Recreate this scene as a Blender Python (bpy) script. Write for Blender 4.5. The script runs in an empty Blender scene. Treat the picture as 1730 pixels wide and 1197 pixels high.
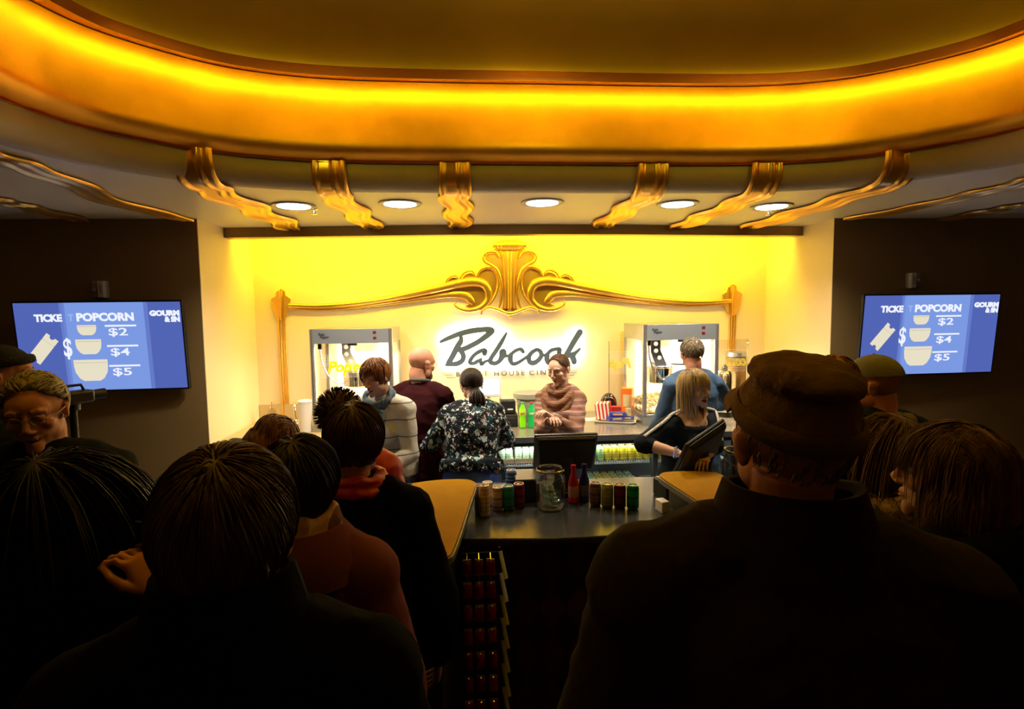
import bpy, bmesh, math, random
import numpy as np
from mathutils import Vector, Matrix, noise
random.seed(7)
SC = bpy.context.scene
COL = SC.collection
PI = math.pi
# ------------------------------------------------------------------ camera
F = 937.0; CZ = 2.0
yaw, pitch, roll = map(math.radians, (4.2, 4.48, 0.75))
fw = Vector((math.sin(yaw)*math.cos(pitch), math.cos(yaw)*math.cos(pitch), -math.sin(pitch)))
r0 = Vector((math.cos(yaw), -math.sin(yaw), 0))
u0 = r0.cross(fw)
RV = math.cos(roll)*r0 - math.sin(roll)*u0
UV = math.sin(roll)*r0 + math.cos(roll)*u0
CAMP = Vector((0, 0, CZ))
cam = bpy.data.cameras.new('camera'); cam.sensor_width = 36; cam.lens = F/1730*36; cam.clip_start = 0.05
camo = bpy.data.objects.new('camera', cam); COL.objects.link(camo)
camo.matrix_world = Matrix((( RV.x, UV.x, -fw.x, 0), (RV.y, UV.y, -fw.y, 0), (RV.z, UV.z, -fw.z, CZ), (0, 0, 0, 1)))
SC.camera = camo
# ------------------------------------------------------------------ world, exposure, room lights
w = bpy.data.worlds.new('world'); SC.world = w; w.use_nodes = True
w.node_tree.nodes['Background'].inputs[0].default_value = (0.5, 0.35, 0.2, 1)
w.node_tree.nodes['Background'].inputs[1].default_value = 0.002
vs = SC.view_settings; vs.view_transform = 'Standard'; vs.look = 'None'; vs.exposure = 0.0; vs.gamma = 1.0; vs.use_curve_mapping = False
LIGHT_DOWN = 98.0      # five soffit downlights
LIGHT_ALCOVE = 85.0    # yellow cove strip behind the header
LIGHT_TRAY = 22.0      # added uplights in the tray ceiling
def area_light(name, loc, rot, sx, sy, power, color, spread=PI):
    l = bpy.data.lights.new(name, 'AREA'); l.shape = 'RECTANGLE'; l.size = sx; l.size_y = sy
    l.energy = power; l.color = color; l.spread = spread
    o = bpy.data.objects.new(name, l); o.location = loc; o.rotation_euler = rot; COL.objects.link(o); return o
def spot_light(name, loc, rot, power, color, angle, blend, radius=0.08):
    l = bpy.data.lights.new(name, 'SPOT'); l.energy = power; l.color = color; l.spot_size = angle; l.spot_blend = blend; l.shadow_soft_size = radius
    o = bpy.data.objects.new(name, l); o.location = loc; o.rotation_euler = rot; COL.objects.link(o); return o
DOWN = [(-1.21, 4.02), (-0.47, 3.94), (0.51, 3.89), (1.49, 3.94), (2.24, 4.03)]
for i, (x, y) in enumerate(DOWN):
    spot_light('downlight_lamp', (x, y, 2.735), (math.radians(12), 0, 0), LIGHT_DOWN*1.6, (1.0, 0.87, 0.68), math.radians(128), 0.75, 0.09)
area_light('alcove_cove_lamp', (0.46, 5.17, 2.86), (math.radians(50), 0, 0), 4.9, 0.05, LIGHT_ALCOVE, (1.0, 0.80, 0.02))
#area_light('alcove_cove_lamp', (-1.93, 5.35, 2.9), (math.radians(10), math.radians(0), 0), 0.1, 0.4, 0.8, (1.0, 0.80, 0.02))

UPL = [(-1.25, 1.75), (0.5, 1.95), (2.3, 1.75)]       # uplight bowls added out of view in the tray to light the dome
for x, y in UPL:
    area_light('added_tray_uplight', (x, y, 3.36), (math.radians(180-25), 0, 0), .16, .16, LIGHT_TRAY, (0.95, 0.95, 0.10))

# ------------------------------------------------------------------ pixel helpers (1730x1197 frame)
def ray(px, py): return fw + (px-865)/F*RV + (598.5-py)/F*UV
def atY(px, py, Y): d = ray(px, py); return CAMP + d*(Y/d.y)
def atZ(px, py, Z): d = ray(px, py); return CAMP + d*((Z-CZ)/d.z)
def atD(px, py, D): return CAMP + ray(px, py)*D
# ------------------------------------------------------------------ materials
MATS = {}
def _new(name):
    m = bpy.data.materials.new(name); m.use_nodes = True; MATS[name] = m
    return m, m.node_tree, m.node_tree.nodes['Principled BSDF']
def mat(name, col, rough=0.6, metal=0.0, var=0.0, vscale=8, bump=0.0, bscale=60, spec=0.5, emit=None, es=0, alpha=None, trans=0, sheen=0, coat=0, stretch=None):
    if name in MATS: return MATS[name]
    m, nt, b = _new(name); N = nt.nodes; L = nt.links
    b.inputs['Base Color'].default_value = (*col, 1); b.inputs['Roughness'].default_value = rough; b.inputs['Metallic'].default_value = metal
    b.inputs['Specular IOR Level'].default_value = spec
    if sheen: b.inputs['Sheen Weight'].default_value = sheen
    if coat: b.inputs['Coat Weight'].default_value = coat
    if trans: b.inputs['Transmission Weight'].default_value = trans
    if emit: b.inputs['Emission Color'].default_value = (*emit, 1); b.inputs['Emission Strength'].default_value = es
    tc = N.new('ShaderNodeTexCoord'); mp = N.new('ShaderNodeMapping'); L.new(tc.outputs['Object'], mp.inputs[0])
    if stretch: mp.inputs['Scale'].default_value = stretch
    if var:
        n = N.new('ShaderNodeTexNoise'); n.inputs['Scale'].default_value = vscale; n.inputs['Detail'].default_value = 4
        L.new(mp.outputs[0], n.inputs['Vector'])
        r = N.new('ShaderNodeValToRGB'); r.color_ramp.elements[0].position = .3; r.color_ramp.elements[1].position = .7
        r.color_ramp.elements[0].color = (*[c*(1-var) for c in col], 1); r.color_ramp.elements[1].color = (*[min(1, c*(1+var)) for c in col], 1)
        L.new(n.outputs['Fac'], r.inputs[0]); L.new(r.outputs[0], b.inputs['Base Color'])
    if bump:
        n = N.new('ShaderNodeTexNoise'); n.inputs['Scale'].default_value = bscale; n.inputs['Detail'].default_value = 5
        L.new(mp.outputs[0], n.inputs['Vector'])
        bp = N.new('ShaderNodeBump'); bp.inputs['Strength'].default_value = bump; bp.inputs['Distance'].default_value = 0.01
        L.new(n.outputs['Fac'], bp.inputs['Height']); L.new(bp.outputs[0], b.inputs['Normal'])
    return m
def emis(name, col, s):
    if name in MATS: return MATS[name]
    m = bpy.data.materials.new(name); m.use_nodes = True; nt = m.node_tree; nt.nodes.clear()
    e = nt.nodes.new('ShaderNodeEmission'); e.inputs[0].default_value = (*col, 1); e.inputs[1].default_value = s
    o = nt.nodes.new('ShaderNodeOutputMaterial'); nt.links.new(e.outputs[0], o.inputs[0]); MATS[name] = m; return m
def thin_glass(name, tint=(1, 1, 1), refl=0.08, rough=0.02):
    if name in MATS: return MATS[name]
    m = bpy.data.materials.new(name); m.use_nodes = True; nt = m.node_tree; nt.nodes.clear(); N = nt.nodes; L = nt.links
    t = N.new('ShaderNodeBsdfTransparent'); t.inputs[0].default_value = (*tint, 1)
    g = N.new('ShaderNodeBsdfGlossy'); g.inputs['Roughness'].default_value = rough
    f = N.new('ShaderNodeLayerWeight'); f.inputs[0].default_value = 0.35
    mm = N.new('ShaderNodeMath'); mm.operation = 'MULTIPLY_ADD'; mm.inputs[1].default_value = 0.5; mm.inputs[2].default_value = refl
    L.new(f.outputs['Facing'], mm.inputs[0])
    x = N.new('ShaderNodeMixShader'); o = N.new('ShaderNodeOutputMaterial')
    L.new(mm.outputs[0], x.inputs[0]); L.new(t.outputs[0], x.inputs[1]); L.new(g.outputs[0], x.inputs[2]); L.new(x.outputs[0], o.inputs[0])
    MATS[name] = m; return m
def mat_ramp(name, kind, stops, scale=20, rough=0.85, stretch=(1, 1, 1), bump=0.2, axis='Z', dist=3.0):
    """patterned fabric: kind 'wave' (bands), 'noise', 'voronoi'"""
    if name in MATS: return MATS[name]
    m, nt, b = _new(name); N = nt.nodes; L = nt.links
    b.inputs['Roughness'].default_value = rough; b.inputs['Specular IOR Level'].default_value = 0.2
    tc = N.new('ShaderNodeTexCoord'); mp = N.new('ShaderNodeMapping'); L.new(tc.outputs['Object'], mp.inputs[0]); mp.inputs['Scale'].default_value = stretch
    if kind == 'wave':
        t = N.new('ShaderNodeTexWave'); t.bands_direction = axis; t.inputs['Scale'].default_value = scale; t.inputs['Distortion'].default_value = dist; out = t.outputs['Fac']
    elif kind == 'voronoi':
        t = N.new('ShaderNodeTexVoronoi'); t.inputs['Scale'].default_value = scale; out = t.outputs['Distance']
    else:
        t = N.new('ShaderNodeTexNoise'); t.inputs['Scale'].default_value = scale; t.inputs['Detail'].default_value = 5; out = t.outputs['Fac']
    L.new(mp.outputs[0], t.inputs['Vector'])
    r = N.new('ShaderNodeValToRGB'); el = r.color_ramp.elements
    while len(el) < len(stops): el.new(0.5)
    for e, (p, c) in zip(el, stops): e.position = p; e.color = (*c, 1)
    L.new(out, r.inputs[0]); L.new(r.outputs[0], b.inputs['Base Color'])
    if bump:
        n = N.new('ShaderNodeTexNoise'); n.inputs['Scale'].default_value = 180; L.new(tc.outputs['Object'], n.inputs['Vector'])
        bp = N.new('ShaderNodeBump'); bp.inputs['Strength'].default_value = bump; bp.inputs['Distance'].default_value = 0.004
        L.new(n.outputs['Fac'], bp.inputs['Height']); L.new(bp.outputs[0], b.inputs['Normal'])
    return m
def mat_floral(name):
    m, nt, b = _new(name); N = nt.nodes; L = nt.links
    b.inputs['Roughness'].default_value = 0.75; b.inputs['Specular IOR Level'].default_value = .15
    tc = N.new('ShaderNodeTexCoord')
    def vor(scale, off):
        mp = N.new('ShaderNodeMapping'); mp.inputs['Location'].default_value = (off, off*1.3, off*.7); L.new(tc.outputs['Object'], mp.inputs[0])
        nz = N.new('ShaderNodeTexNoise'); nz.inputs['Scale'].default_value = scale*2.2; L.new(mp.outputs[0], nz.inputs['Vector'])
        mx = N.new('ShaderNodeMixRGB'); mx.inputs[0].default_value = 0.06; L.new(mp.outputs[0], mx.inputs[1]); L.new(nz.outputs['Color'], mx.inputs[2])
        v = N.new('ShaderNodeTexVoronoi'); v.inputs['Scale'].default_value = scale; L.new(mx.outputs[0], v.inputs['Vector']); return v
    base = N.new('ShaderNodeRGB'); base.outputs[0].default_value = (0.003, 0.008, 0.012, 1)
    last = base.outputs[0]
    for sc, off, thr, col in ((11, 0, .36, (.006, .045, .05)), (16, 3, .34, (.30, .40, .40)), (24, 7, .30, (.75, .75, .72)), (22, 11, .26, (.35, .22, .25)), (34, 17, .28, (.45, .5, .5))):
        v = vor(sc, off); r = N.new('ShaderNodeValToRGB'); r.color_ramp.elements[0].position = thr-.03; r.color_ramp.elements[1].position = thr
        r.color_ramp.elements[0].color = (1, 1, 1, 1); r.color_ramp.elements[1].color = (0, 0, 0, 1); L.new(v.outputs['Distance'], r.inputs[0])
        sx = N.new('ShaderNodeSeparateColor'); L.new(v.outputs['Color'], sx.inputs[0])
        g = N.new('ShaderNodeMath'); g.operation = 'GREATER_THAN'; g.inputs[1].default_value = .45; L.new(sx.outputs[0], g.inputs[0])
        mu = N.new('ShaderNodeMath'); mu.operation = 'MULTIPLY'; L.new(r.outputs[0], mu.inputs[0]); L.new(g.outputs[0], mu.inputs[1])
        mx = N.new('ShaderNodeMixRGB'); mx.inputs[2].default_value = (*col, 1); L.new(mu.outputs[0], mx.inputs[0]); L.new(last, mx.inputs[1]); last = mx.outputs[0]
    L.new(last, b.inputs['Base Color']); return m
def mat_harlequin(name):
    m, nt, b = _new(name); N = nt.nodes; L = nt.links
    b.inputs['Roughness'].default_value = 0.5
    tc = N.new('ShaderNodeTexCoord'); mp = N.new('ShaderNodeMapping'); L.new(tc.outputs['Object'], mp.inputs[0])
    mp.inputs['Scale'].default_value = (1.0, 0.0, 0.55)
    mp2 = N.new('ShaderNodeMapping'); mp2.inputs['Rotation'].default_value = (0, PI/4, 0); L.new(mp.outputs[0], mp2.inputs[0])
    c = N.new('ShaderNodeTexChecker'); c.inputs['Scale'].default_value = 11; c.inputs[1].default_value = (0.012, 0.010, 0.009, 1); c.inputs[2].default_value = (0.06, 0.014, 0.008, 1)
    L.new(mp2.outputs[0], c.inputs['Vector']); L.new(c.outputs[0], b.inputs['Base Color']); return m
# ------------------------------------------------------------------ mesh builder
class MB:
    def __init__(s): s.v = []; s.f = []; s.m = []; s.mi = 0; s.sharp = False
    def add(s, vs, fs):
        o = len(s.v); s.v += [tuple(p) for p in vs]; s.f += [tuple(i+o for i in f) for f in fs]; s.m += [s.mi]*len(fs); return s
    def box(s, c, d, rot=None):
        x, y, z = d[0]/2, d[1]/2, d[2]/2
        vs = [Vector(p) for p in ((-x,-y,-z),(x,-y,-z),(x,y,-z),(-x,y,-z),(-x,-y,z),(x,-y,z),(x,y,z),(-x,y,z))]
        if rot is not None: vs = [rot @ p for p in vs]
        return s.add([p+Vector(c) for p in vs], [(0,3,2,1),(4,5,6,7),(0,1,5,4),(1,2,6,5),(2,3,7,6),(3,0,4,7)])
    def rings(s, R, close=True, caps=True):
        n = len(R[0]); vs = [p for r in R for p in r]; fs = []
        for i in range(len(R)-1):
            for j in range(n if close else n-1):
                k = (j+1) % n; fs.append((i*n+j, i*n+k, (i+1)*n+k, (i+1)*n+j))
        if caps:
            fs.append(tuple(range(n))[::-1]); fs.append(tuple((len(R)-1)*n+j for j in range(n)))
        return s.add(vs, fs)
    def lathe(s, prof, c=(0,0,0), seg=24, rot=None, caps=True):
        R = []
        for r, z in prof:
            ring = [Vector((r*math.cos(2*PI*j/seg), r*math.sin(2*PI*j/seg), z)) for j in range(seg)]
            if rot is not None: ring = [rot @ p for p in ring]
            R.append([p+Vector(c) for p in ring])
        return s.rings(R, True, caps)
    def tube(s, path, rad, seg=10, flat=1.0, up=None, caps=True):
        P = [Vector(p) for p in path]; n = len(P)
        if not hasattr(rad, '__len__'): rad = [rad]*n
        R = []; prev = None
        for i in range(n):
            t = (P[min(i+1, n-1)]-P[max(i-1, 0)])
            if t.length < 1e-9: t = Vector((0, 0, 1))
            t.normalize()
            if up is not None:
                a = Vector(up); a = a - t*a.dot(t)
                if a.length < 1e-6: a = t.orthogonal()
                a.normalize()
            elif prev is None: a = t.orthogonal().normalized()
            else:
                a = prev - t*prev.dot(t)
                a = a.normalized() if a.length > 1e-6 else t.orthogonal().normalized()
            prev = a; b = t.cross(a); r = rad[i]
            R.append([P[i] + a*(r*flat*math.cos(2*PI*j/seg)) + b*(r*math.sin(2*PI*j/seg)) for j in range(seg)])
        return s.rings(R, True, caps)
    def ell(s, c, r, seg=20, rg=12, rot=None, ex=1.0):
        R = []; c = Vector(c)
        for i in range(rg+1):
            a = -PI/2 + PI*i/rg; a = max(-PI/2+.02, min(PI/2-.02, a))
            ring = [Vector((r[0]*math.cos(a)*math.cos(2*PI*j/seg), r[1]*math.cos(a)*math.sin(2*PI*j/seg), r[2]*math.sin(a))) for j in range(seg)]
            if rot is not None: ring = [rot @ p for p in ring]
            R.append([p+c for p in ring])
        return s.rings(R)
    def prism(s, poly, h, org=(0,0,0), ax=None):
        """poly in (u,v); ax=(U,V,W) world vectors; extruded h along W"""
        U, V, W = ax if ax else (Vector((1,0,0)), Vector((0,1,0)), Vector((0,0,1)))
        o = Vector(org); A = [o+U*p[0]+V*p[1] for p in poly]; B = [p+W*h for p in A]
        n = len(A); fs = [tuple(range(n))[::-1], tuple(range(n, 2*n))] + [(i, (i+1) % n, n+(i+1) % n, n+i) for i in range(n)]
        return s.add(A+B, fs)
    def build(s, name, m, parent=None, smooth=True, bevel=0, angle=40, subsurf=0):
        me = bpy.data.meshes.new(name); me.from_pydata(s.v, [], s.f)
        ms = m if isinstance(m, (list, tuple)) else [m]
        for x in ms: me.materials.append(x)
        if len(ms) > 1: me.polygons.foreach_set('material_index', s.m)
        return finish(me, name, parent, smooth, bevel, angle, subsurf)
def finish(me, name, parent=None, smooth=True, bevel=0, angle=40, subsurf=0):
    me.validate(); me.update()
    bm = bmesh.new(); bm.from_mesh(me); bmesh.ops.recalc_face_normals(bm, faces=bm.faces); bm.to_mesh(me); bm.free()
    if smooth:
        me.polygons.foreach_set('use_smooth', [True]*len(me.polygons)); me.set_sharp_from_angle(angle=math.radians(angle))
    o = bpy.data.objects.new(name, me); COL.objects.link(o)
    if bevel:
        b = o.modifiers.new('bevel', 'BEVEL'); b.width = bevel; b.segments = 2; b.limit_method = 'ANGLE'
    if subsurf:
        b = o.modifiers.new('sub', 'SUBSURF'); b.levels = b.render_levels = subsurf
    if parent: o.parent = parent
    return o
def tag(o, label=None, cat=None, group=None, kind=None):
    if label: o['label'] = label
    if cat: o['category'] = cat
    if group: o['group'] = group
    if kind: o['kind'] = kind
    return o
def thing(name, label, cat, loc=(0,0,0), rz=0, group=None):
    o = bpy.data.objects.new(name, None); COL.objects.link(o); o.location = loc; o.rotation_euler = (0, 0, rz); o.empty_display_size = .1
    return tag(o, label, cat, group)
def struct(mb, name, m, **k): o = mb.build(name, m, **k); o['kind'] = 'structure'; return o
def dup(root, loc, rz=None, label=None, group=None):
    r = root.copy(); COL.objects.link(r); r.location = loc
    if rz is not None: r.rotation_euler = (0, 0, rz)
    if label: r['label'] = label
    if group: r['group'] = group
    for ch in list(root.children):
        c = ch.copy(); COL.objects.link(c); c.parent = r
        for g in ch.children:
            d = g.copy(); COL.objects.link(d); d.parent = c
    return r
def cat_rom(pts, n=6, closed=False):
    P = [np.array(p, float) for p in pts]; out = []; N = len(P)
    rng = range(N if closed else N-1)
    for i in rng:
        if closed: p0, p1, p2, p3 = P[i-1], P[i], P[(i+1) % N], P[(i+2) % N]
        else: p0, p1, p2, p3 = P[max(i-1, 0)], P[i], P[i+1], P[min(i+2, N-1)]
        for k in range(n):
            t = k/n; out.append(.5*((2*p1)+(-p0+p2)*t+(2*p0-5*p1+4*p2-p3)*t*t+(-p0+3*p1-3*p2+p3)*t**3))
    if not closed: out.append(P[-1])
    return [tuple(float(a) for a in p) for p in out]
def text(body, size, m, M, name='lettering', parent=None, extrude=0.002, shear=0, align='CENTER', bold=0, space=1.0, width=None):
    c = bpy.data.curves.new(name, 'FONT'); c.body = body; c.size = size; c.extrude = extrude; c.shear = shear; c.align_x = align; c.offset = bold; c.space_character = space
    c.resolution_u = 3
    t = bpy.data.objects.new('t', c); COL.objects.link(t)
    dg = bpy.context.evaluated_depsgraph_get(); dg.update()
    me = bpy.data.meshes.new_from_object(t.evaluated_get(dg)); bpy.data.objects.remove(t)
    xs = [v.co.x for v in me.vertices]
    if width and xs:
        k = width/(max(xs)-min(xs))
        for v in me.vertices: v.co.x *= k
    me.transform(M); me.materials.clear(); me.materials.append(m); me.name = name
    o = bpy.data.objects.new(name, me); COL.objects.link(o)
    if parent: o.parent = parent
    return o
def FM(o, x, z):   # matrix: local X->x, local Y->z, normal = x cross z
    x = Vector(x).normalized(); z = Vector(z).normalized(); n = x.cross(z)
    return Matrix(((x.x, z.x, n.x, o[0]), (x.y, z.y, n.y, o[1]), (x.z, z.z, n.z, o[2]), (0, 0, 0, 1)))
XA, YA, ZA = Vector((1,0,0)), Vector((0,1,0)), Vector((0,0,1))
# ------------------------------------------------------------------ palette
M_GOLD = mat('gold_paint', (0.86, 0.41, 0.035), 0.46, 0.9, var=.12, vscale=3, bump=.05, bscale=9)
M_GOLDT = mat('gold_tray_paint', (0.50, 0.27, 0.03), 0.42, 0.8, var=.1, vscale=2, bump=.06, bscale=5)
M_GOLDLEAF = mat('gold_relief_paint', (0.80, 0.45, 0.08), 0.28, 0.8, var=.08, vscale=6)
M_GOLDORN = mat('gold_ornament_paint', (0.86, 0.52, 0.12), 0.26, 0.85, var=.08, vscale=6)
M_COPPER = mat('dark_copper_lip', (0.20, 0.05, 0.015), 0.4, 0.6)
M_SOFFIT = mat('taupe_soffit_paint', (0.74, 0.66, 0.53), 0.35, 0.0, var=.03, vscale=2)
M_DARKWALL = mat('brown_wall_paint', (0.24, 0.155, 0.055), 0.6, var=.05, vscale=3)
M_CREAM = mat('cream_wall_paint', (0.74, 0.60, 0.38), 0.55, var=.02, vscale=2)
M_HEADER = mat('header_gold_brown', (0.24, 0.15, 0.05), 0.35, 0.4)
M_FLOOR = mat('dark_carpet', (0.03, 0.02, 0.015), 0.95, var=.3, vscale=30, bump=.5, bscale=200)
M_BLACK = mat('black_plastic', (0.012, 0.012, 0.014), 0.4)
M_BLACKM = mat('black_matte', (0.010, 0.010, 0.011), 0.7)
M_STEEL = mat('brushed_steel', (0.48, 0.49, 0.51), 0.3, 0.85, bump=.03, bscale=40, stretch=(1, 1, 30))
M_CHROME = mat('chrome', (0.8, 0.8, 0.8), 0.1, 1.0)
M_WHITE = mat('white_plastic', (0.78, 0.76, 0.72), 0.45)
M_PAPER = mat('white_paper', (0.85, 0.84, 0.8), 0.8)
M_CARD = mat('cardboard', (0.55, 0.36, 0.2), 0.8, var=.08)
M_GREY = mat('grey_plastic', (0.33, 0.32, 0.29), 0.5)
M_RED = mat('red_print', (0.55, 0.03, 0.03), 0.5)
M_BLUE = mat('blue_box', (0.03, 0.05, 0.42), 0.45)
M_ORANGE = mat('orange_box', (0.75, 0.16, 0.02), 0.5)
M_WOODTOP = mat('ochre_laminate', (0.38, 0.19, 0.004), 0.6, spec=.05, var=.06, vscale=14)
M_DARKTOP = mat('charcoal_laminate', (0.035, 0.037, 0.040), 0.22, var=.15, vscale=30)
M_EDGE = mat('grey_edge_band', (0.16, 0.14, 0.12), 0.4)
M_GLASS = thin_glass('clear_glass')
M_JARG = thin_glass('jar_glass', (0.86, 0.9, 0.9), 0.10)
M_TINT = thin_glass('cooler_glass', (0.9, 0.95, 0.95), 0.04)
# ================================================================== SETTING
CX = 0.49
YB = 5.66           # back wall of the alcove
YF = 4.58           # dark walls either side of the alcove
XL, XR = -2.12, 3.10
HALF = [(0, 3.49), (.8, 3.49), (1.35, 3.46), (1.75, 3.36), (2.02, 3.2), (2.27, 2.95), (2.38, 2.72), (2.42, 2.45), (2.44, 1.6), (2.44, .4), (2.42, -.4), (2.3, -.9), (1.95, -1.25), (1.4, -1.42), (.8, -1.47), (0, -1.48)]
ringp = [(CX+x, y) for x, y in HALF] + [(CX-x, y) for x, y in HALF[-2:0:-1]]
ringc = cat_rom(ringp, 8, True)
def ring_normals(P):
    n = len(P); out = []
    for i in range(n):
        a = Vector(P[(i+1) % n]) - Vector(P[i-1]); a.normalize(); out.append(Vector((a.y, -a.x)))   # points inward for this winding
    c = Vector((CX, 1.2))
    if (c-Vector(P[0])).dot(out[0]) < 0: out = [-o for o in out]
    return out
rn = ring_normals(ringc)
def ring_sweep(prof):      # prof: (inward offset, z)
    mb = MB(); n = len(ringc); R = []
    for p, nn in zip(ringc, rn): R.append([(p[0]+nn.x*a, p[1]+nn.y*a, z) for a, z in prof])
    k = len(prof); vs = [q for r in R for q in r]; fs = []
    for i in range(n):
        for j in range(k-1): fs.append((i*k+j, ((i+1) % n)*k+j, ((i+1) % n)*k+j+1, i*k+j+1))
    return mb.add(vs, fs)
struct(MB().box((CX, 1, -.05), (12, 12, .1)), 'floor', M_FLOOR)
struct(MB().box((CX, 4.1, .004), (4.6, 1.0, .008)), 'bounce_floor', mat('pale_bounce_floor', (.72, .66, .55), .4))  # unseen pale floor, added to bounce light up onto the soffit
# rounded fascia below the gold band, running into the flat soffit
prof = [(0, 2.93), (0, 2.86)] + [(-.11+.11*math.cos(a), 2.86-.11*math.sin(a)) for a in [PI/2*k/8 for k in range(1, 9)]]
fas = ring_sweep(prof); struct(fas, 'trim_1', mat('taupe_fascia_shaded', (.40, .31, .20), .45, var=.03, vscale=2))  # soffit taupe darkened to paint in the shade below the band
# soffit: ring edge to outer rectangle
mb = MB(); n = len(ringc); inner = [(p[0]-nn.x*.11, p[1]-nn.y*.11, 2.75) for p, nn in zip(ringc, rn)]
outer = []
for p in inner:
    d = Vector((p[0]-CX, p[1]-1.0)); t = min((5.0/abs(d.x)) if abs(d.x) > 1e-6 else 1e9, (3.58/d.y) if d.y > 1e-6 else (4.5/-d.y if d.y < -1e-6 else 1e9)); outer.append((CX+d.x*t, 1.0+d.y*t, 2.75))
mb.add(inner+outer, [(i, (i+1) % n, n+(i+1) % n, n+i) for i in range(n)])
mb.box((CX-5.2, 1, 2.79), (.5, 9.5, .08)); mb.box((CX+5.2, 1, 2.79), (.5, 9.5, .08))
# part over the bar, between the dark walls, with the bowed front of the header
hb = [(XL, 5.04), (-1.2, 4.97), (-.4, 4.91), (CX, 4.88), (1.4, 4.91), (2.2, 4.97), (XR, 5.02)]
hbc = cat_rom(hb, 6)
mb.add([(p[0], YF, 2.75) for p in hbc]+[(p[0], p[1], 2.75) for p in hbc], [(i, i+1, len(hbc)+i+1, len(hbc)+i) for i in range(len(hbc)-1)])
struct(mb, 'ceiling', M_SOFFIT)
# big rolled gold band
prof = [(-.0, 2.90), (.02, 2.898)]
for k in range(0, 23):
    u = k/22; prof.append((.105*math.sqrt(max(0, 1-((.16-u)/.16)**2)) if u < .16 else .105-.085*((u-.16)/.84)**1.25, 2.905+.465*u))
band = ring_sweep(prof); struct(band, 'trim_2', M_GOLD)
prof = [(-.02, 3.375), (.150, 3.373), (.155, 3.336), (.168, 3.334), (.172, 3.36), (.165, 3.388), (.14, 3.40), (.06, 3.404), (-.12, 3.405)]
struct(ring_sweep(prof), 'trim_3', M_COPPER)
fr = [i for i in range(len(ringc)) if ringc[i][1] > 1.5]; gap_ = next((k for k in range(len(fr)-1) if fr[k+1]-fr[k] > 1), None)
fr = fr[gap_+1:]+fr[:gap_+1] if gap_ is not None else fr
st = MB(); st.tube([(ringc[i][0]+rn[i].x*.128, ringc[i][1]+rn[i].y*.128, 3.366) for i in fr], .004, 8)  # strip added out of view to light the gold band
tag(st.build('cove_light_strip', emis('added_amber_led', (1, .74, .04), 50)), 'added hidden amber light strip under the copper lip of the gold ceiling band', 'light strip')
for i, (x, y) in enumerate(UPL):  # added fixtures for the unseen dome uplights
    t = thing('added_uplight_bowl', ('added uplight bowl hung in the gold tray ceiling at the left', 'added uplight bowl hung in the middle of the gold tray ceiling', 'added uplight bowl hung in the gold tray ceiling at the right')[i], 'ceiling light', (x, y, 3.2))
    MB().lathe([(.01, .0), (.08, .02), (.13, .09), (.135, .12), (.125, .12), (.07, .03), (.01, .02)], seg=24).build('bowl', M_COPPER, t)
    mb = MB()
    for k in range(3): mb.tube([(.13*math.cos(k*2.1), .13*math.sin(k*2.1), .12), (0, 0, .66)], .003, 5)
    mb.build('hanging_chain', M_COPPER, t)
# tray dome above
mb = MB(); R = []
lv = [(-.10, 3.38), (-.10, 3.45), (-.06, 3.54), (.05, 3.62), (.25, 3.69), (.5, 3.74), (.8, 3.78)]
rings_ = [[(p[0]+nn.x*a, p[1]+nn.y*a, z) for p, nn in zip(ringc, rn)] for a, z in lv]
rings_ += [[(CX+(p[0]-CX)*k, 1.0+(p[1]-1.0)*k, z) for p in rings_[-1]] for k, z in ((.75, 3.82), (.5, 3.85), (.25, 3.87), (.02, 3.88))]
mb.rings([[Vector(q) for q in r] for r in rings_], True, False)
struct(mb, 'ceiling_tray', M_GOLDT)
# walls
def wallbox(name, x0, x1, y0, y1, z0, z1, m):
    return struct(MB().box(((x0+x1)/2, (y0+y1)/2, (z0+z1)/2), (x1-x0, y1-y0, z1-z0)), name, m, smooth=False)
for nm, a, b in (('wall_front_left', CX-5.2, XL-.006), ('wall_front_right', XR+.006, CX+5.2)):
    wallbox(nm, a, b, YF, YB+.2, 0, 2.75, M_DARKWALL)
wallbox('wall_reveal_left', XL-.006, XL, YF-.001, YB, 0, 3.2, M_CREAM)
wallbox('wall_reveal_right', XR, XR+.006, YF-.001, YB, 0, 3.2, M_CREAM)
wallbox('wall_back', XL-.2, XR+.2, YB, YB+.12, 0, 3.2, M_CREAM)
wallbox('wall_left', CX-5.2, CX-5.0, -3.6, YF, 0, 3, M_DARKWALL)
wallbox('wall_right', CX+5.0, CX+5.2, -3.6, YF, 0, 3, M_DARKWALL)
wallbox('wall_rear', CX-5.2, CX+5.2, -3.7, -3.5, 0, 3, M_DARKWALL)
wallbox('ceiling_alcove', XL, XR, 4.95, YB, 3.14, 3.2, M_CREAM)['kind'] = 'structure'
# bowed header beam between the soffit and the lit alcove
mb = MB(); k = len(hbc)
vs = [(p[0], p[1], 2.752) for p in hbc]+[(p[0], p[1], 2.665) for p in hbc]+[(p[0], p[1]+.12, 2.665) for p in hbc]+[(p[0], p[1]+.12, 3.16) for p in hbc]
mb.add(vs, [(r*k+i, r*k+i+1, (r+1)*k+i+1, (r+1)*k+i) for r in range(3) for i in range(k-1)])
struct(mb, 'trim_4', M_HEADER, smooth=False)
# LED strip tray behind the header
mb = MB(); mb.tube([(p[0], p[1]+.15, 2.81) for p in hbc], .012, 6)
tag(mb.build('cove_light_strip', emis('yellow_led', (1, .8, .05), 6)), 'thin yellow cove light strip hidden behind the header above the bar', 'light strip')
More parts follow.
